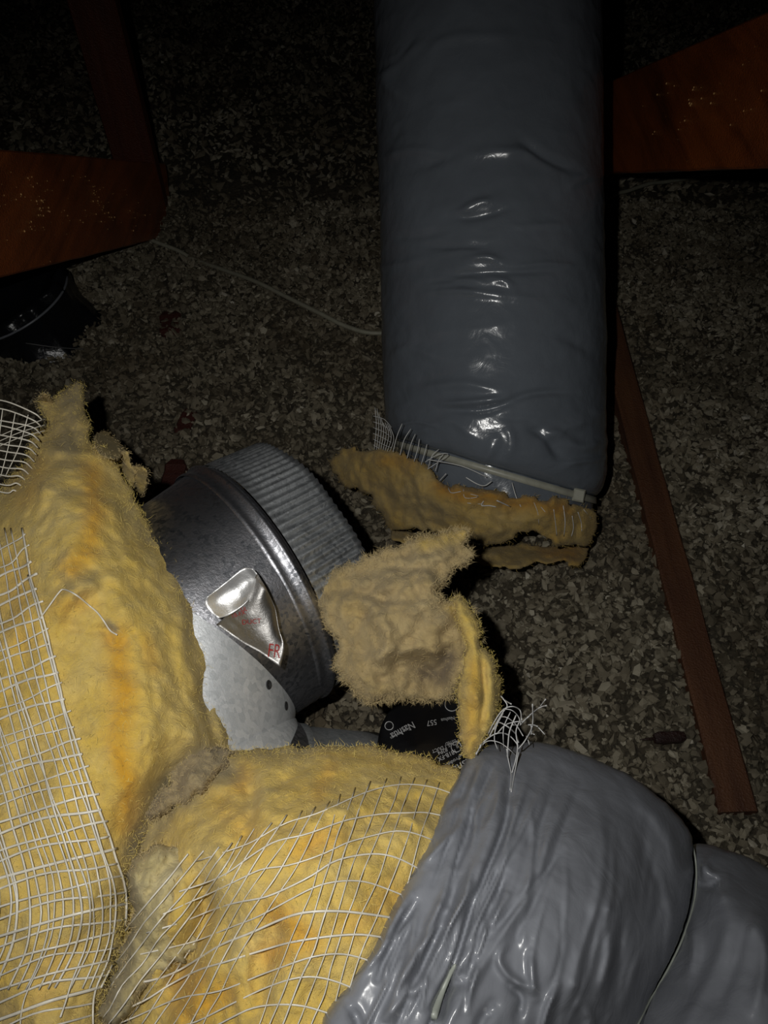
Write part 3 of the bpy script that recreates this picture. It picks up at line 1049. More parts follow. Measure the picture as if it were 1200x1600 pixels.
# tail pipe towards the near duct
ce, re_, te = elbow_frame(TURN)
TL = 0.085
rows = [ring_pts(ce + te * s, re_, R1 * r, 140) for s, r in ((-0.004, 1.012), (0.006, 1.012), (0.008, 0.995), (0.03, 0.99), (0.06, 0.985), (TL, 0.985), (TL, 0.97), (0.03, 0.97))]
V, F = skin(rows)
make('tail_pipe', V, F, GALV_D, ELB)



def best_surf(u, v, lift, keys):
    best = None
    for k in keys:
        q = surf(k, u, v, lift)
        if q is not None and (best is None or np.linalg.norm(q - EYE) < np.linalg.norm(best - EYE)): best = q
    return best


GK = ['gore-1', 'gore0', 'gore1', 'gore2']
for (u, v, r) in ((420, 1070, .0035), (447, 1103, .0034), (464, 1128, .0032)):
    q = best_surf(u, v, 0.0006, GK)
    e = 6
    qa, qb = best_surf(u + e, v, 0.0006, GK), best_surf(u, v + e, 0.0006, GK)
    if q is None or qa is None or qb is None: continue
    a = qa - q; a /= np.linalg.norm(a); nn = np.cross(a, qb - q); nn /= np.linalg.norm(nn)
    if nn @ (EYE - q) < 0: nn = -nn
    b = np.cross(nn, a)
    Vv, Ff = [], []
    for (rr, h) in ((1.35, 0), (1.2, .0007), (0.95, .0009), (0.8, .0001), (0.05, -.0002)):
        for k in range(14):
            t = 2 * math.pi * k / 14
            Vv.append(q + (a * math.cos(t) + b * math.sin(t)) * r * rr + nn * h)
    for i in range(4):
        for k in range(14): Ff.append([i * 14 + k, i * 14 + (k + 1) % 14, i * 14 + 14 + (k + 1) % 14, i * 14 + 14 + k])
    make('rivet_hole', Vv, Ff, HOLE, ELB)


# ------------------------------------------------------------------ text helper: letters as thin shapes laid on a surface
def letters(name, body, mapper, mat, parent, size=1.0):
    cu = bpy.data.curves.new('txt', 'FONT'); cu.body = body; cu.size = size; cu.resolution_u = 3
    ob = bpy.data.objects.new('txt', cu); C.objects.link(ob)
    dg = bpy.context.evaluated_depsgraph_get(); dg.update()
    me = ob.evaluated_get(dg).to_mesh()
    vs = [v.co.copy() for v in me.vertices]; fs = [list(p.vertices) for p in me.polygons]
    ob.evaluated_get(dg).to_mesh_clear()
    bpy.data.objects.remove(ob); bpy.data.curves.remove(cu)
    pts = [mapper(v.x, v.y) for v in vs]
    if any(p is None for p in pts):
        fs = [f for f in fs if all(pts[i] is not None for i in f)]
        pts = [np.array([0, 0, -1.0]) if p is None else p for p in pts]
        used = sorted({i for f in fs for i in f})
        if not used: return None
        mp = {i: k for k, i in enumerate(used)}
        fs = [[mp[i] for i in f] for f in fs]; pts = [pts[i] for i in used]
    return make(name, pts, fs, mat, parent, smooth=False)


# foil tape curling off the elbow
def sheet(name, grid_px, mat, parent, sub=6, th=0.0006, noise=0.0012, nscale=80):
    """grid_px: rows of (u, v, t); smoothed into a thin bent sheet"""
    G = np.array([[P(u, v, t) for (u, v, t) in row] for row in grid_px])
    G = np.array([spline(r, sub) for r in G])
    G = np.array([spline(G[:, j], sub) for j in range(G.shape[1])]).transpose(1, 0, 2)
    n, m = G.shape[:2]
    G = G + (fbm(G * nscale, 3) * noise)[..., None] * (-FWD)
    V = G.reshape(-1, 3)
    idx = np.arange(n * m).reshape(n, m)
    F = np.stack([idx[:-1, :-1], idx[:-1, 1:], idx[1:, 1:], idx[1:, :-1]], -1).reshape(-1, 4)
    Vb = V + FWD * th
    V2 = np.vstack([V, Vb]); F2 = [list(f) for f in F] + [list(f[::-1] + n * m) for f in F]
    rimi = list(idx[0]) + list(idx[1:, -1]) + list(idx[-1, ::-1][1:]) + list(idx[::-1, 0][1:-1])
    for a, b in zip(rimi, rimi[1:] + rimi[:1]): F2.append([a, b, b + n * m, a + n * m])
    SURF[name] = BVHTree.FromPolygons([tuple(p) for p in V], [list(map(int, f)) for f in F])
    return make(name, V2, F2, mat, parent)


q = [best_surf(u, v, 0.0, GK) for u, v in ((335, 960), (400, 910), (400, 1020), (440, 1020))]
tt = [float((x - EYE) @ FWD) if x is not None else 0.76 for x in q]
t0 = min(tt) - 0.012
fb = sheet('foil_tape', [[(402, 896, t0 - .004), (414, 915, t0 - .006), (422, 932, t0), (430, 950, t0 + .004)],
                         [(380, 938, t0 - .004), (400, 948, t0 - .008), (421, 960, t0 - .004), (436, 985, t0 + .002)],
                         [(358, 958, t0 - .002), (385, 978, t0 - .006), (418, 998, t0 - .006), (444, 1012, t0 - .002)],
                         [(338, 976, t0 + .004), (372, 1000, t0), (410, 1022, t0 - .002), (438, 1043, t0 - .004)]], FOIL_B, ELB, noise=0.0016, nscale=45)
fb['label'] = 'dull grey back of the peeling foil tape with red print'
def facing(u, v, uc=360, vc=928, tc=t0 - 0.012):
    n = P(uc, vc, 1.0) - EYE; n = n + RGT * 0.02 - UPV * 0.01
    return tc * (n @ (P(uc, vc, 1.0) - EYE)) / (n @ (P(u, v, 1.0) - EYE))


ff_ = sheet('foil_tape_curl', [[(u, v, facing(u, v) + dt) for (u, v, dt) in row] for row in (
                               [(322, 934, .006), (350, 912, .004), (378, 889, .004), (395, 888, .008)],
                               [(320, 944, .004), (352, 928, -.001), (382, 908, -.001), (406, 902, .005)],
                               [(326, 953, .004), (356, 945, -.001), (382, 930, -.001), (402, 914, .004)],
                               [(342, 966, .006), (360, 960, .002), (380, 946, .002), (398, 926, .005)])], FOIL, ELB, noise=0.0016, nscale=60)
ff_['label'] = 'bright mirror-like curl of the foil tape'


def px_text(key, u0, v0, dx, dy, h, sx=1.0, lift=0.0009):
    """text frame on the photo plane: origin (u0, v0), reading direction (dx, dy), letter height h px; lands on surface `key`"""
    L = math.hypot(dx, dy); ex = (dx / L, dy / L); ey = (ex[1], -ex[0])     # upright letters: up is 90 deg left of reading
    def f(x, y):
        u = u0 + (ex[0] * x * sx + ey[0] * y) * h; v = v0 + (ex[1] * x * sx + ey[1] * y) * h
        return surf(key, u, v, lift)
    return f


letters('red_print', 'DUCT', px_text('foil_tape', 378, 976, 1, -.08, 11), PRINT_R, fb)
letters('red_print', '1B-FX', px_text('foil_tape', 362, 966, 1, -.3, 9), PRINT_R, fb)
letters('red_print', 'UL', px_text('foil_tape', 376, 955, 1, -.1, 9), PRINT_R, fb)
letters('red_print', 'FR', px_text('foil_tape', 417, 1026, 1, 0.12, 31, 0.62), PRINT_R, fb)


# ------------------------------------------------------------------ near duct: core, tape, wool, scrim, film
ND = empty('flexible_duct', P(850, 1400, 0.75) * np.array([1, 1, 0.0]) + np.array([0, 0, 0.05]),
           'broad grey film-wrapped duct with yellow wool and netting pulled open below the steel elbow', 'duct')
core, cd = solid('duct_core', [(588, 1168), (598, 1128), (622, 1102), (680, 1092), (740, 1094), (790, 1120), (800, 1180), (770, 1240), (690, 1250), (620, 1220)],
                 [(590, 1150, 0.755), (640, 1105, 0.77), (650, 1170, 0.70), (720, 1110, 0.76), (720, 1190, 0.69), (790, 1150, 0.74), (690, 1245, 0.66)],
                 BLK, ND, step=4, edge=30, puff=0.006, thick=0.16, noise=0.0015, nscale=20, jag=0, key='core')
core['label'] = 'black taped inner core printed with white lettering'
for body, u0, v0, dx, dy, h, sx in (
        ('FOR CLASS 1 DUCT', 731, 1151, -62, 23, 7.5, .92), ('LISTED', 712, 1155, -40, 14, 6.5, .9), ('82P4', 698, 1168, -30, 12, 9, .9),
        ('181B-FX', 712, 1170, -42, 20, 10, .9), ('UL', 719, 1160, -10, 4, 10, .9), ('Products', 717, 1181, -30, 19, 8, 1.0), ('Tape', 730, 1172, -20, 12, 8, 1.0),
        ('Nashua', 745, 1176, -34, 20, 19, .95), ('Nashua', 645, 1127, -48, 26, 16, .85), ('Tape Products', 640, 1136, -50, 26, 6.5, .9),
        ('557', 682, 1124, -24, 4, 12, .9), ('Nashua', 710, 1119, -26, 5, 8, .9)):
    letters('white_print', body, px_text('core', u0, v0, dx, dy, h, sx), PRINT_W, core)
mb = MB()
for (cu_, cv_, rr) in ((713, 1167, 8), (706, 1100, 11), (608, 1134, 6.5)):
    pts = [surf('core', cu_ + rr * math.cos(a), cv_ + rr * math.sin(a), 0.0009) for a in np.linspace(0, 2 * math.pi, 25)]
    pts = [p for p in pts if p is not None]
    if len(pts) > 3:
        mb = MB(); mb.tube(pts, 0.00045, 4); mb.build('white_ring_mark', PRINT_W, core)

# wool wrapped round the core, pulled back towards the camera
W2, w2 = solid('wool_sleeve', [(168, 1640), (185, 1560), (175, 1500), (200, 1420), (196, 1350), (196, 1300), (215, 1250), (255, 1205), (310, 1178), (370, 1172), (440, 1168), (490, 1166), (540, 1163), (585, 1166),
                               (640, 1178), (690, 1195), (735, 1220), (770, 1290), (760, 1420), (700, 1540), (640, 1650), (400, 1660)],
               [(180, 1600, .55), (200, 1430, .585), (240, 1300, .60), (340, 1200, .625), (240, 1230, .625), (330, 1330, .535), (440, 1180, .64), (430, 1260, .56), (560, 1175, .645), (540, 1270, .545), (680, 1200, .65), (640, 1300, .54),
                (720, 1260, .60), (260, 1450, .545), (330, 1450, .528), (420, 1400, .495), (540, 1400, .49), (640, 1420, .515), (720, 1400, .58), (260, 1600, .52), (400, 1560, .48), (520, 1560, .475), (640, 1560, .50)],
               YEL, ND, step=4, edge=34, puff=0.020, thick=0.05, noise=0.008, nscale=16, fine=0.0028, jag=4, seed=21.0, key='w2', billow=0.005,
               ridges=[([(385, 1345), (450, 1310), (530, 1265), (590, 1235)], 22, 0.010), ([(380, 1210), (395, 1260), (370, 1330)], 16, -0.012), ([(420, 1190), (412, 1240), (402, 1290)], 14, 0.008), ([(230, 1330), (270, 1400), (235, 1500), (215, 1590)], 30, 0.02),
                       ([(310, 1350), (320, 1440), (260, 1560)], 16, -0.022), ([(430, 1400), (425, 1460), (400, 1560)], 18, -0.010), ([(370, 1480), (330, 1520), (280, 1600)], 22, 0.008)],
               spots={'stain': [([(470, 1330), (520, 1310)], 22, 0.6), ([(430, 1420), (480, 1470), (430, 1490)], 26, 0.85), ([(300, 1530), (290, 1580), (350, 1550)], 26, 0.8), ([(350, 1260), (400, 1310)], 26, 0.35), ([(380, 1200), (375, 1230)], 16, .6), ([(500, 1240), (520, 1200)], 14, .5), ([(620, 1400), (560, 1440)], 30, .4)],
                      'dust': [([(355, 1195), (300, 1215), (285, 1245)], 26, 0.9), ([(262, 1262), (230, 1310), (205, 1350)], 20, 0.75), ([(200, 1440), (190, 1520), (180, 1600)], 30, 0.5), ([(400, 1178), (520, 1168), (600, 1170)], 7, 0.5)]})
fuzz('fibre_fuzz', w2, W2, FZ_Y, 9000, (0.003, 0.008), 0.00025, 3.0, seed=11, normal_push=0.3)

# torn flap of dusty wool in front of the collar
FLP, fd = solid('wool_flap', [(488, 912), (500, 908), (530, 890), (570, 872), (620, 860), (655, 838), (680, 832), (705, 826), (727, 830), (722, 848), (736, 858), (732, 880), (706, 890), (695, 912), (690, 935), (705, 940), (712, 934),
                              (722, 945), (740, 965), (750, 1000), (742, 1040), (722, 1072), (700, 1090), (665, 1098), (630, 1092), (590, 1094), (560, 1088), (540, 1062), (528, 1030), (522, 1000), (505, 960), (494, 935)],
                [(500, 920, .760), (560, 900, .735), (640, 870, .735), (720, 840, .750), (600, 960, .700), (680, 940, .695), (740, 990, .72), (560, 1040, .715), (600, 1080, .715), (660, 1050, .735), (700, 1080, .725), (620, 1010, .690), (690, 1000, .70)],
                BEI, ND, step=3.5, edge=26, puff=0.018, thick=0.045, noise=0.011, nscale=26, fine=0.0052, jag=6, jagscale=0.08, seed=31.0, key='flap', billow=0.018,
                ridges=[([(530, 915), (600, 935), (650, 930)], 9, -0.010), ([(560, 1035), (620, 1020), (680, 1010)], 10, 0.010), ([(600, 1050), (650, 1035), (690, 1050)], 14, -0.020), ([(670, 1060), (695, 1040), (700, 1000)], 12, -0.022),
                        ([(590, 970), (610, 1000), (600, 1030)], 10, 0.008), ([(640, 880), (690, 870), (720, 850)], 9, 0.010), ([(600, 890), (660, 885), (690, 905)], 7, -0.008), ([(530, 950), (560, 960), (600, 955)], 7, -0.007)],
                spots={'stain': [([(660, 848), (700, 836), (724, 834)], 14, 0.8), ([(705, 945), (735, 975), (745, 1000)], 13, 0.8), ([(520, 915), (560, 950)], 20, 0.15)],
                       'dust': [([(660, 1050), (690, 1055), (700, 1030)], 16, 0.95), ([(540, 930), (600, 920)], 14, .3), ([(640, 960), (690, 970)], 14, .35)]})
fuzz('fibre_fuzz', fd, FLP, FZ_B, 9000, (0.003, 0.010), 0.00026, 3.0, seed=12)
LIP, ld = solid('wool_lip', [(706, 938), (722, 934), (742, 958), (752, 990), (750, 1012), (765, 1020), (778, 1050), (784, 1085), (776, 1120), (762, 1150), (748, 1172), (738, 1194), (726, 1184), (718, 1150), (718, 1110), (716, 1080),
                             (722, 1045), (728, 1010), (716, 975)],
                [(715, 945, .705), (745, 985, .69), (735, 1030, .68), (770, 1050, .69), (780, 1090, .70), (745, 1090, .655), (720, 1120, .675), (745, 1150, .645), (735, 1190, .650)],
                YEL, ND, step=3, edge=17, puff=0.018, thick=0.035, noise=0.005, nscale=30, fine=0.002, jag=3, jagscale=0.08, seed=41.0, billow=0.004,
                ridges=[([(752, 1020), (757, 1080), (750, 1150)], 5, -0.010), ([(768, 1040), (772, 1090), (765, 1130)], 6, 0.004)],
                spots={'stain': [([(740, 1040), (735, 1110), (738, 1170)], 14, 0.45)], 'dust': [([(718, 1060), (722, 1090)], 8, 0.5)]})
fuzz('fibre_fuzz', ld, LIP, FZ_Y, 2200, (0.002, 0.006), 0.00024, 3.0, seed=13)

# grey film: the gathered near section and the section beyond the strap
JF = []
rj = np.random.default_rng(77)
for k in range(34):
    v0 = rj.uniform(1190, 1500); lo_u = 735 - (v0 - 1190) * 0.42; u0 = rj.uniform(lo_u, lo_u + 150)
    Lf = rj.uniform(70, 190); dx = -rj.uniform(0.25, 0.55); bnd = rj.normal(0, 7)
    JF.append(([(u0, v0), (u0 + dx * Lf * .5 + bnd, v0 + Lf * .5), (u0 + dx * Lf, v0 + Lf)], rj.uniform(2.6, 5.5), rj.choice([-1, 1]) * rj.uniform(0.0022, 0.0058)))
for k in range(26):
    u0 = rj.uniform(800, 1040); v0 = rj.uniform(1220, 1480); Lf = rj.uniform(80, 200); dx = -rj.uniform(0.0, 0.35)
    JF.append(([(u0, v0), (u0 + dx * Lf * .5 + rj.normal(0, 5), v0 + Lf * .5), (u0 + dx * Lf, v0 + Lf)], rj.uniform(3.5, 8), rj.choice([-1, 1]) * rj.uniform(0.0008, 0.0026)))
J1, j1 = solid('jacket', [(500, 1640), (503, 1590), (535, 1545), (575, 1480), (610, 1420), (650, 1345), (690, 1262), (716, 1212), (738, 1172), (770, 1162), (800, 1166), (832, 1158), (880, 1168), (940, 1190), (1000, 1222), (1050, 1264),
                          (1078, 1302), (1082, 1340), (1080, 1400), (1060, 1470), (1015, 1560), (975, 1650), (740, 1670)],
               [(500, 1600, .455), (575, 1480, .487), (650, 1345, .535), (716, 1212, .625), (740, 1172, .665), (832, 1160, .70), (940, 1192, .705), (1050, 1266, .695), (1083, 1345, .68), (1075, 1420, .655), (1015, 1560, .60), (975, 1640, .57),
                (800, 1260, .595), (930, 1300, .60), (820, 1380, .53), (950, 1420, .545), (700, 1400, .515), (640, 1520, .475), (780, 1520, .485), (900, 1540, .50), (740, 1640, .455), (600, 1600, .465)],
               JACK, ND, step=3.2, edge=34, puff=0.022, thick=0.16, back_edge=90, noise=0.0022, nscale=22, jag=1.2, jagscale=0.05, seed=51.0, key='j1',
               ridges=JF + [([(798, 1200), (791, 1278), (768, 1344), (738, 1416), (714, 1494), (678, 1575)], 5, -0.012), ([(784, 1215), (774, 1280), (752, 1344), (722, 1416), (700, 1480)], 14, 0.009),
                       ([(760, 1180), (740, 1230), (738, 1290)], 9, 0.006), ([(745, 1190), (722, 1240), (700, 1260)], 6, -0.006), ([(790, 1400), (760, 1450), (722, 1510)], 7, 0.006),
                       ([(708, 1360), (690, 1410), (650, 1490), (600, 1590)], 7, 0.008), ([(716, 1370), (700, 1420), (668, 1490), (640, 1560)], 6, -0.009), ([(640, 1395), (615, 1440), (590, 1490)], 7, 0.009), ([(650, 1410), (620, 1460), (590, 1530)], 5, -0.009),
                       ([(660, 1350), (690, 1320), (720, 1290)], 6, 0.006), ([(690, 1415), (700, 1430), (660, 1480), (640, 1530)], 6, 0.006), ([(660, 1535), (630, 1560), (600, 1600)], 9, 0.009), ([(720, 1530), (700, 1545), (680, 1600)], 10, -0.014),
                       ([(895, 1225), (860, 1300), (820, 1400), (760, 1500), (700, 1600)], 8, 0.0055), ([(905, 1232), (875, 1310), (840, 1400), (790, 1490)], 7, -0.0045), ([(880, 1330), (820, 1400), (760, 1470)], 5, -0.004),
                       ([(795, 1470), (780, 1500), (800, 1530), (830, 1545)], 7, 0.007), ([(830, 1490), (832, 1530), (838, 1560)], 6, 0.006), ([(800, 1540), (815, 1560), (810, 1590)], 7, -0.006), ([(955, 1450), (950, 1500), (935, 1560)], 9, 0.009),
                       ([(972, 1440), (968, 1500), (955, 1560)], 7, -0.006), ([(870, 1540), (855, 1580), (845, 1620)], 7, 0.008), ([(1000, 1480), (985, 1540), (965, 1590)], 8, 0.005), ([(940, 1380), (925, 1440), (905, 1500), (890, 1570)], 7, 0.003),
                       ([(1040, 1390), (1050, 1430), (1040, 1480)], 8, 0.004), ([(990, 1240), (1040, 1300), (1060, 1370)], 10, 0.003), ([(1010, 1330), (1030, 1400), (1010, 1470)], 8, -0.003), ([(930, 1250), (945, 1330), (930, 1420)], 9, 0.0025), ([(860, 1190), (850, 1240), (830, 1290)], 9, 0.003),
                       ([(560, 1530), (600, 1480), (630, 1450)], 6, 0.005), ([(545, 1570), (560, 1600), (555, 1640)], 8, -0.006), ([(770, 1570), (750, 1600), (745, 1640)], 9, -0.006), ([(910, 1570), (925, 1600), (920, 1640)], 8, 0.006)])
J2, j2 = solid('jacket', [(1070, 1330), (1090, 1318), (1130, 1326), (1180, 1345), (1230, 1375), (1300, 1440), (1320, 1560), (1300, 1680), (960, 1680), (985, 1600), (1040, 1510), (1075, 1420)],
               [(1075, 1400, .70), (1100, 1325, .735), (1180, 1350, .73), (1250, 1400, .71), (1130, 1400, .655), (1180, 1450, .61), (1080, 1500, .635), (1000, 1600, .60), (1120, 1600, .555), (1200, 1560, .56), (1280, 1600, .58)],
               JACK, ND, step=5, edge=40, puff=0.02, thick=0.16, back_edge=90, noise=0.0022, nscale=22, jag=1.2, seed=61.0, key='j2',
               ridges=[([(1092, 1345), (1110, 1365), (1130, 1372)], 8, 0.010), ([(1085, 1375), (1105, 1385), (1125, 1370)], 6, -0.010), ([(1080, 1440), (1085, 1480), (1078, 1525)], 9, 0.008), ([(1120, 1330), (1105, 1350), (1095, 1380)], 6, 0.006),
                       ([(1150, 1400), (1120, 1500), (1060, 1620)], 12, 0.004), ([(1190, 1440), (1195, 1500), (1180, 1580)], 9, 0.006), ([(1170, 1420), (1150, 1500), (1120, 1580)], 9, -0.004)])
mb = MB()
pts = []
for (u, v) in ((1076, 1300), (1087, 1345), (1086, 1400), (1069, 1460), (1046, 1510), (1020, 1555), (995, 1605), (980, 1640)):
    a = surf('j1', u, v, 0.002) ; b = surf('j2', u, v, 0.002)
    c = a if a is not None else b
    if c is None: c = P(u, v, .68)
    if v < 1350: c = P(u, v, .70)
    pts.append(c)
mb.tube(spline(pts, 6), 0.0009, 6)
mb.build('strap', CINCH, ND)['label'] = 'pale thin strap cinching the film'
sl = surf('j1', 690, 1545, 0.002)
if sl is not None:
    mb = MB(); mb.tube(spline([surf('j1', *q, 0.004) for q in ((712, 1506), (700, 1528), (688, 1555), (676, 1590))], 5), 0.003, 8, taper=[0.15] + [0.4 + 0.04 * i for i in range(14)] + [0.9])
    mb.build('strap_tail', CINCH, ND)

# pale and dusty lumps in the cleft between the two wools
LUMP, lm = solid('wool_lump', [(205, 1338), (240, 1318), (275, 1326), (300, 1350), (308, 1385), (296, 1420), (304, 1470), (290, 1500), (262, 1512), (228, 1545), (205, 1590), (172, 1610), (150, 1590), (172, 1540), (190, 1490), (202, 1440), (198, 1390)],
                 [(205, 1345, .565), (300, 1360, .545), (250, 1380, .535), (250, 1450, .52), (300, 1480, .53), (190, 1480, .545), (160, 1595, .525), (220, 1540, .515)],
                 PALE, ND, step=3.5, edge=26, puff=0.018, thick=0.03, noise=0.012, nscale=24, fine=0.005, jag=7, jagscale=0.05, seed=91.0, key='lump', billow=0.010,
                 spots={'dust': [([(205, 1400), (200, 1500), (170, 1590)], 22, 0.7), ([(270, 1510), (220, 1550)], 14, .5)]})
fuzz('fibre_fuzz', lm, LUMP, FZ_B, 1500, (0.003, 0.007), 0.00025, 3.0, seed=31, normal_push=0.3)
LUM2, l2 = solid('wool_lump', [(262, 1222), (272, 1192), (300, 1172), (335, 1166), (362, 1172), (350, 1200), (330, 1228), (300, 1250), (262, 1268), (232, 1288), (228, 1262), (246, 1240)],
                 [(270, 1200, .60), (340, 1175, .625), (300, 1210, .585), (240, 1270, .59)],
                 DUSTY, ND, step=3, edge=22, puff=0.012, thick=0.03, noise=0.012, nscale=30, fine=0.005, jag=8, jagscale=0.05, seed=95.0, billow=0.006)
fuzz('fibre_fuzz', l2, LUM2, FZ_B, 2500, (0.002, 0.006), 0.0002, 3.0, seed=32, normal_push=0.3)

# scrim over the near wool: two sets of fine strands, knotted where they cross
def net(name, rows, cols, keys, parent, mat, r0=0.0007, lift=0.0035, knots=True, default=0.6):
    mb = MB()
    def at(u, v):
        q = best_surf(u, v, lift, keys)
        return q
    for li, line in enumerate(list(rows) + list(cols)):
        pl = spline(line, max(4, int(np.linalg.norm(np.array(line[0]) - np.array(line[-1])) / len(line) / 10)))
        ph = rng.random() * 100
        run = []
        for i, (u, v) in enumerate(pl):
            w = vnoise(np.array([[ph, i * 0.3, 0]]))[0] * 3.2
            q = at(u + w, v + w * 0.6)
            if q is None:
                if len(run) > 2: mb.tube(run, r0 * rng.uniform(0.8, 1.15), 4)
                run = []
            else: run.append(q)
        if len(run) > 2:
            run = np.array(run)
            k = np.array([0.25, 0.5, 0.25])
            sm = run.copy()
            for _ in range(3): sm[1:-1] = sm[:-2] * .25 + sm[1:-1] * .5 + sm[2:] * .25
            mb.tube(sm, r0 * (1.15 if li < len(rows) else 0.8) * rng.uniform(0.7, 1.25), 4)
    o = mb.build(name, mat, parent)
    return o


def zc(x, y): return (250 + x / 2.4, 1150 + y / 2.4)


row0 = [zc(*p) for p in ((130, 470), (285, 420), (370, 380), (480, 325), (580, 297), (720, 230), (810, 195), (930, 178), (1020, 190), (1110, 222))]
r0a = np.array(row0)
rows = []
for k in range(14):
    f = k * 40.0
    ln = []
    for i, (u, v) in enumerate(row0):
        s = i / (len(row0) - 1)
        # rows slide left as they come towards the camera
        ln.append((u - f * (0.62 - 0.18 * s) , v + f * (0.98 - 0.02 * s) + (8 * math.sin(k * 1.3 + i) if k else 0)))
    rows.append([q for q in ln if q[1] < 1640])
cols = []
starts = [(700 + 26 - 27 * j, None) for j in range(22)]
base_u = r0a[:, 0]; base_v = r0a[:, 1]
for j in range(20):
    u0 = 712 - 22 * j
    v0 = float(np.interp(u0, base_u, base_v)) - 12
    s = (u0 - base_u[0]) / (base_u[-1] - base_u[0])
    slope = 0.36 + (0.42 * (1 - s) if s < 0.55 else 0.0)
    ln = []
    for q in range(0, 11):
        f = q * 45
        ln.append((u0 - f * slope - 4 * math.sin(q * .9 + j), v0 + f))
    cols.append([q for q in ln if q[1] < 1640])
rows = [r for r in rows if len(r) > 2]
NET2 = net('scrim_netting', rows, cols, ['w2', 'lump'], ND, STRAND, 0.00062)
NET2['label'] = 'off-white scrim netting stretched over the yellow wool'

# bunched scrim at the corner of the film
mb = MB()
r = np.random.default_rng(9)
def fs(px, t, rad=0.0005):
    t = [t] * len(px) if isinstance(t, float) else t
    mb.tube(spline([P(a, b, c) for (a, b), c in zip(px, t)], 5), rad, 4)
def z6(x, y): return (560 + x / 4, 1060 + y / 4)
T0 = 0.63
for px in ([(735, 475), (780, 400), (860, 345), (930, 350), (985, 400), (1000, 440)], [(730, 470), (800, 395), (880, 400), (950, 450), (990, 490)], [(810, 350), (850, 270), (900, 200), (960, 175), (1010, 200), (1020, 260)],
           [(845, 320), (870, 275), (930, 300), (985, 350), (1000, 400)], [(880, 240), (930, 245), (985, 290), (1030, 360)], [(905, 190), (960, 200), (1000, 240), (1015, 290)],
           [(820, 360), (850, 300), (900, 215), (930, 170), (900, 120)], [(870, 445), (850, 380), (862, 300), (905, 215)], [(910, 440), (905, 380), (910, 300), (950, 210)], [(930, 490), (935, 420), (945, 330), (985, 230)],
           [(960, 590), (985, 500), (995, 420), (985, 330), (1010, 260)], [(948, 700), (955, 600), (935, 500), (925, 440)], [(955, 710), (975, 600), (990, 520), (1000, 460)], [(1000, 440), (1040, 390), (1080, 320), (1080, 290), (1120, 300)],
           [(1080, 350), (1090, 260), (1088, 160)], [(1020, 280), (1070, 230), (1130, 180), (1170, 130)], [(1060, 290), (1110, 295), (1165, 350)], [(1050, 360), (1065, 400), (1068, 415)], [(960, 290), (1010, 290), (1060, 240), (1090, 220)],
           [(1010, 440), (1050, 380), (1075, 345), (1100, 350)], [(870, 340), (920, 290), (990, 270), (1040, 270)], [(890, 110), (920, 140), (955, 160)], [(760, 420), (800, 380), (850, 350)], [(1120, 190), (1150, 175), (1175, 170)]):
    n = len(px); ta = [T0 + r.normal(0, 0.006) - 0.004 * i * 0 for i in range(n)]
    pp = []
    for (a, b), c in zip(px, ta):
        u, v = z6(a, b); q = surf('j1', u, v, 0.003)
        tj = float((q - EYE) @ FWD) if q is not None else 9
        pp.append(P(u, v, min(c, tj)))
    mb.tube(spline(pp, 5), 0.0005 * r.uniform(0.8, 1.3), 4)
BN = mb.build('scrim_tuft', STRAND_G, ND)
BN['label'] = 'grey bunched scrim strands sticking up at the corner of the film'
BN['kind'] = 'stuff'

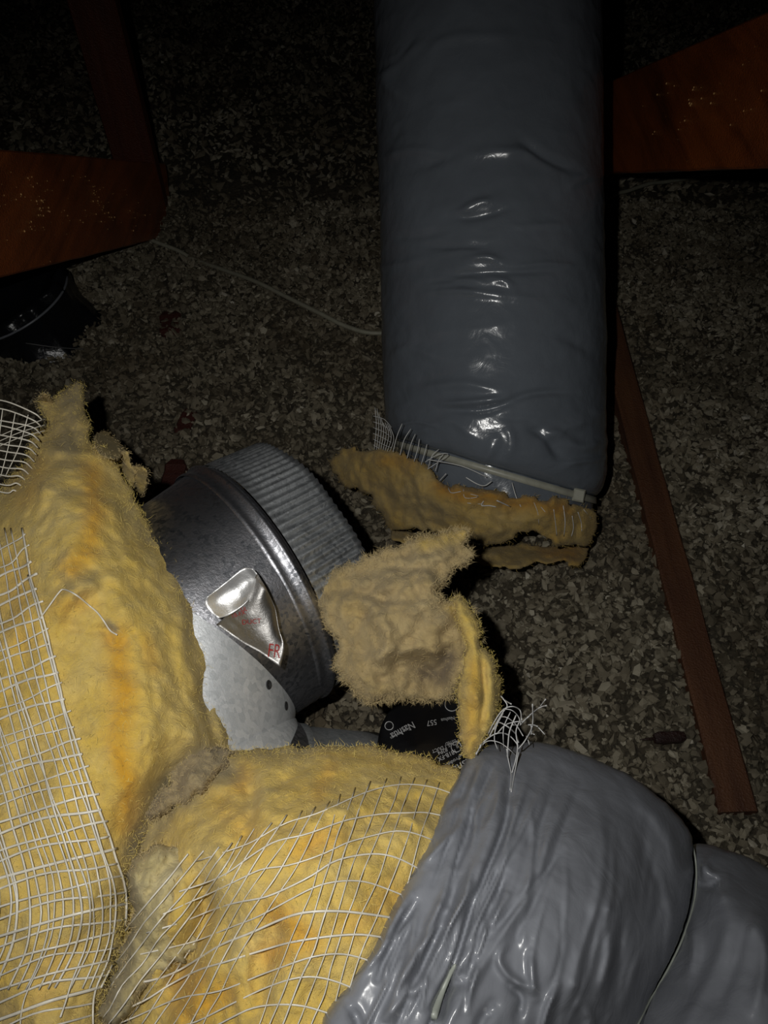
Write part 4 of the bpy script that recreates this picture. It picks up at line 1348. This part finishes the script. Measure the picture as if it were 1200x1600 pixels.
# ------------------------------------------------------------------ the torn batt on the left
TB = empty('insulation_batt', P(120, 1100, 0.68) * np.array([1, 1, 0]) + np.array([0, 0, 0.2]),
           'thick torn yellow wool batt over one side of the elbow, netting on its outer edge', 'insulation')
W1, w1 = solid('wool_body', [(-60, 1650), (-60, 900), (-20, 800), (5, 760), (15, 745), (40, 722), (46, 690), (60, 672), (72, 660), (62, 640), (62, 624), (90, 622), (102, 604), (128, 602), (134, 622), (130, 640), (140, 662), (142, 690),
                             (165, 705), (185, 720), (200, 760), (216, 790), (232, 815), (246, 838), (270, 848), (284, 862), (293, 885), (286, 905), (300, 925), (312, 950), (318, 980), (330, 1010), (340, 1035), (334, 1070), (345, 1105), (352, 1140), (368, 1165), (366, 1190),
                             (330, 1215), (290, 1230), (262, 1262), (232, 1300), (215, 1340), (205, 1400), (200, 1450), (185, 1500), (165, 1560), (150, 1650)],
               [(-50, 1600, .53), (-50, 1200, .60), (-50, 950, .66), (20, 750, .76), (100, 615, .83), (120, 680, .775), (70, 760, .70), (180, 740, .75), (150, 800, .68), (230, 830, .735), (120, 900, .635), (280, 880, .72), (200, 950, .625), (300, 960, .70), (100, 1050, .59),
                (220, 1080, .60), (330, 1080, .68), (60, 1250, .555), (200, 1220, .575), (300, 1150, .615), (360, 1180, .66), (270, 1250, .63), (60, 1450, .515), (150, 1400, .535), (200, 1420, .575), (60, 1600, .50), (150, 1580, .54)],
               YEL, TB, step=4, edge=38, puff=0.024, thick=0.06, noise=0.010, nscale=15, fine=0.0021, jag=6, jagscale=0.06, seed=71.0, key='w1', billow=0.008,
               ridges=[([(55, 690), (110, 712), (160, 715), (200, 740)], 10, 0.008), ([(95, 640), (112, 670), (122, 708)], 7, -0.008), ([(140, 870), (160, 920), (115, 950), (100, 1000)], 14, -0.006), ([(90, 950), (150, 905), (210, 900)], 12, 0.007),
                       ([(255, 1060), (240, 1130), (225, 1200)], 16, 0.006), ([(300, 900), (285, 990), (300, 1080), (310, 1160)], 12, 0.008), ([(80, 980), (160, 985), (200, 990)], 9, -0.005), ([(240, 850), (262, 880), (250, 920)], 10, -0.008),
                       ([(320, 1060), (330, 1130), (345, 1170)], 9, -0.010), ([(165, 780), (190, 830), (215, 880)], 14, 0.005), ([(60, 800), (100, 770), (140, 780)], 12, -0.004), ([(205, 990), (180, 1010), (160, 975)], 8, -0.006)],
               spots={'stain': [([(140, 740), (150, 800), (140, 860), (110, 890)], 18, 0.85), ([(180, 1000), (195, 1080), (185, 1150), (205, 1230), (195, 1290)], 22, 0.9), ([(100, 950), (125, 940)], 20, .5), ([(60, 730), (40, 780)], 20, .4), ([(230, 1000), (240, 1040)], 12, .5), ([(20, 900), (30, 1000)], 30, .3), ([(90, 1500), (60, 1560)], 30, .25)],
                      'dust': [([(110, 610), (112, 650), (105, 700)], 36, 0.75), ([(70, 760), (120, 765)], 8, 0.4), ([(95, 905), (120, 935), (150, 900)], 8, .35), ([(280, 900), (300, 1000), (325, 1100), (350, 1160)], 14, 0.55), ([(320, 1175), (280, 1215), (250, 1260), (210, 1330)], 24, 0.95),
                               ([(165, 973), (178, 985)], 6, .9), ([(185, 1480), (165, 1560)], 14, .6), ([(0, 1590), (10, 1640)], 30, .6)]})
fuzz('fibre_fuzz', w1, W1, FZ_Y, 14000, (0.003, 0.009), 0.00026, 3.0, seed=14, normal_push=0.3)
for k, (ol, ct) in enumerate((([(146, 682), (165, 672), (186, 690), (193, 706), (182, 718), (160, 712), (148, 698)], [(150, 690, .80), (170, 700, .785), (190, 705, .80)]),
                              ([(200, 738), (210, 730), (226, 733), (232, 745), (228, 760), (224, 772), (214, 766), (206, 752)], [(204, 740, .80), (216, 745, .79), (226, 765, .81)]),
                              ([(180, 708), (196, 704), (204, 724), (212, 745), (206, 762), (192, 740)], [(185, 712, .79), (200, 730, .785), (208, 758, .80)]),
                              ([(58, 628), (66, 616), (78, 620), (84, 632), (72, 644), (62, 640)], [(60, 630, .84), (70, 630, .83), (82, 634, .84)]))):
    t_, td = solid('torn_tuft', ol, ct, YEL, TB, step=2.5, edge=10, puff=0.008, thick=0.02, noise=0.005, nscale=45, fine=0.003, jag=2.5, jagscale=0.1, seed=80.0 + k, spots={'dust': [([ol[0], ol[3]], 16, 0.5)]})
    fuzz('fibre_fuzz', td, t_, FZ_B, 350, (0.002, 0.006), 0.00026, 2.0, seed=20 + k)
rows, cols = [], []
def rightedge(v): return float(np.interp(v, [830, 900, 1000, 1100, 1200, 1300, 1400, 1480, 1570], [36, 50, 72, 100, 132, 165, 200, 190, 150]))
for k in range(36):
    v = 838 + 21.5 * k
    e_ = rightedge(v)
    j = 6 if k % 2 else -4
    rows.append([(-30, v + 34 + 0.10 * (v - 838) * .3), (e_ * 0.35, v + 16 + j), (e_ * 0.75, v + 4), (e_ + (6 if k % 2 else 2), v - 4 - (3 if k % 2 else 0))])
for k in range(15):
    o_ = 18 * k + (5 if k % 3 == 1 else 0)
    ln = []
    for v in range(825, 1640, 60):
        e_ = rightedge(v)
        u = e_ - o_ * (0.78 + 0.00022 * (v - 825)) + 2 * math.sin(v * .02 + k)
        if u > -40 and v < 1600: ln.append((u, v))
    if len(ln) > 2: cols.append(ln)
for k in range(4):   # a second layer slipping across the first
    ln = []
    for v in range(900 + 30 * k, 1640, 60):
        u = rightedge(v) - 52 * k - 9 + 7 * math.sin(v * 0.008 + k * 2)
        if u > -40: ln.append((u, v))
    if len(ln) > 2: cols.append(ln)
NET1 = net('scrim_netting', rows, cols, ['w1'], TB, STRAND, 0.00088, 0.004)
NET1['label'] = 'off-white double scrim netting over the outer edge of the batt'
mb = MB()
for k in range(12):
    v0 = 632 + 12 * k + r.normal(0, 2)
    tip = (66 - 0.055 * (k - 0) ** 2 * 8.2 ** 0.5 - 1.0 * k, 652 + 11 * k)
    mb.tube(spline([P(-30, v0 - 6, .72), P(10, v0 - 1 + k * .5, .715), P(tip[0] - 14, tip[1] - 7, .715), P(tip[0], tip[1] + 4, .725)], 6), 0.0008, 4)
for k in range(3):
    mb.tube(spline([P(4 + 20 * k, 640 + 4 * k, .714), P(-2 + 16 * k, 690 + 4 * k, .714), P(-6 + 7 * k, 745, .72)], 5), 0.0005, 4)
for k in range(3): mb.tube(spline([P(70, 655 + 9 * k, .735), P(30, 668 + 8 * k, .72), P(-20, 690 + 8 * k, .72)], 5), 0.0004, 4)
wire = [best_surf(u, v, .004, ['w1']) for u, v in ((62, 967), (78, 945), (92, 926), (100, 921), (118, 929), (138, 945), (152, 957), (162, 970), (172, 985), (183, 992))]
mb.tube(spline([w for w in wire if w is not None], 5), 0.0007, 5)
mb.build('loose_scrim', STRAND, TB)['kind'] = 'stuff'
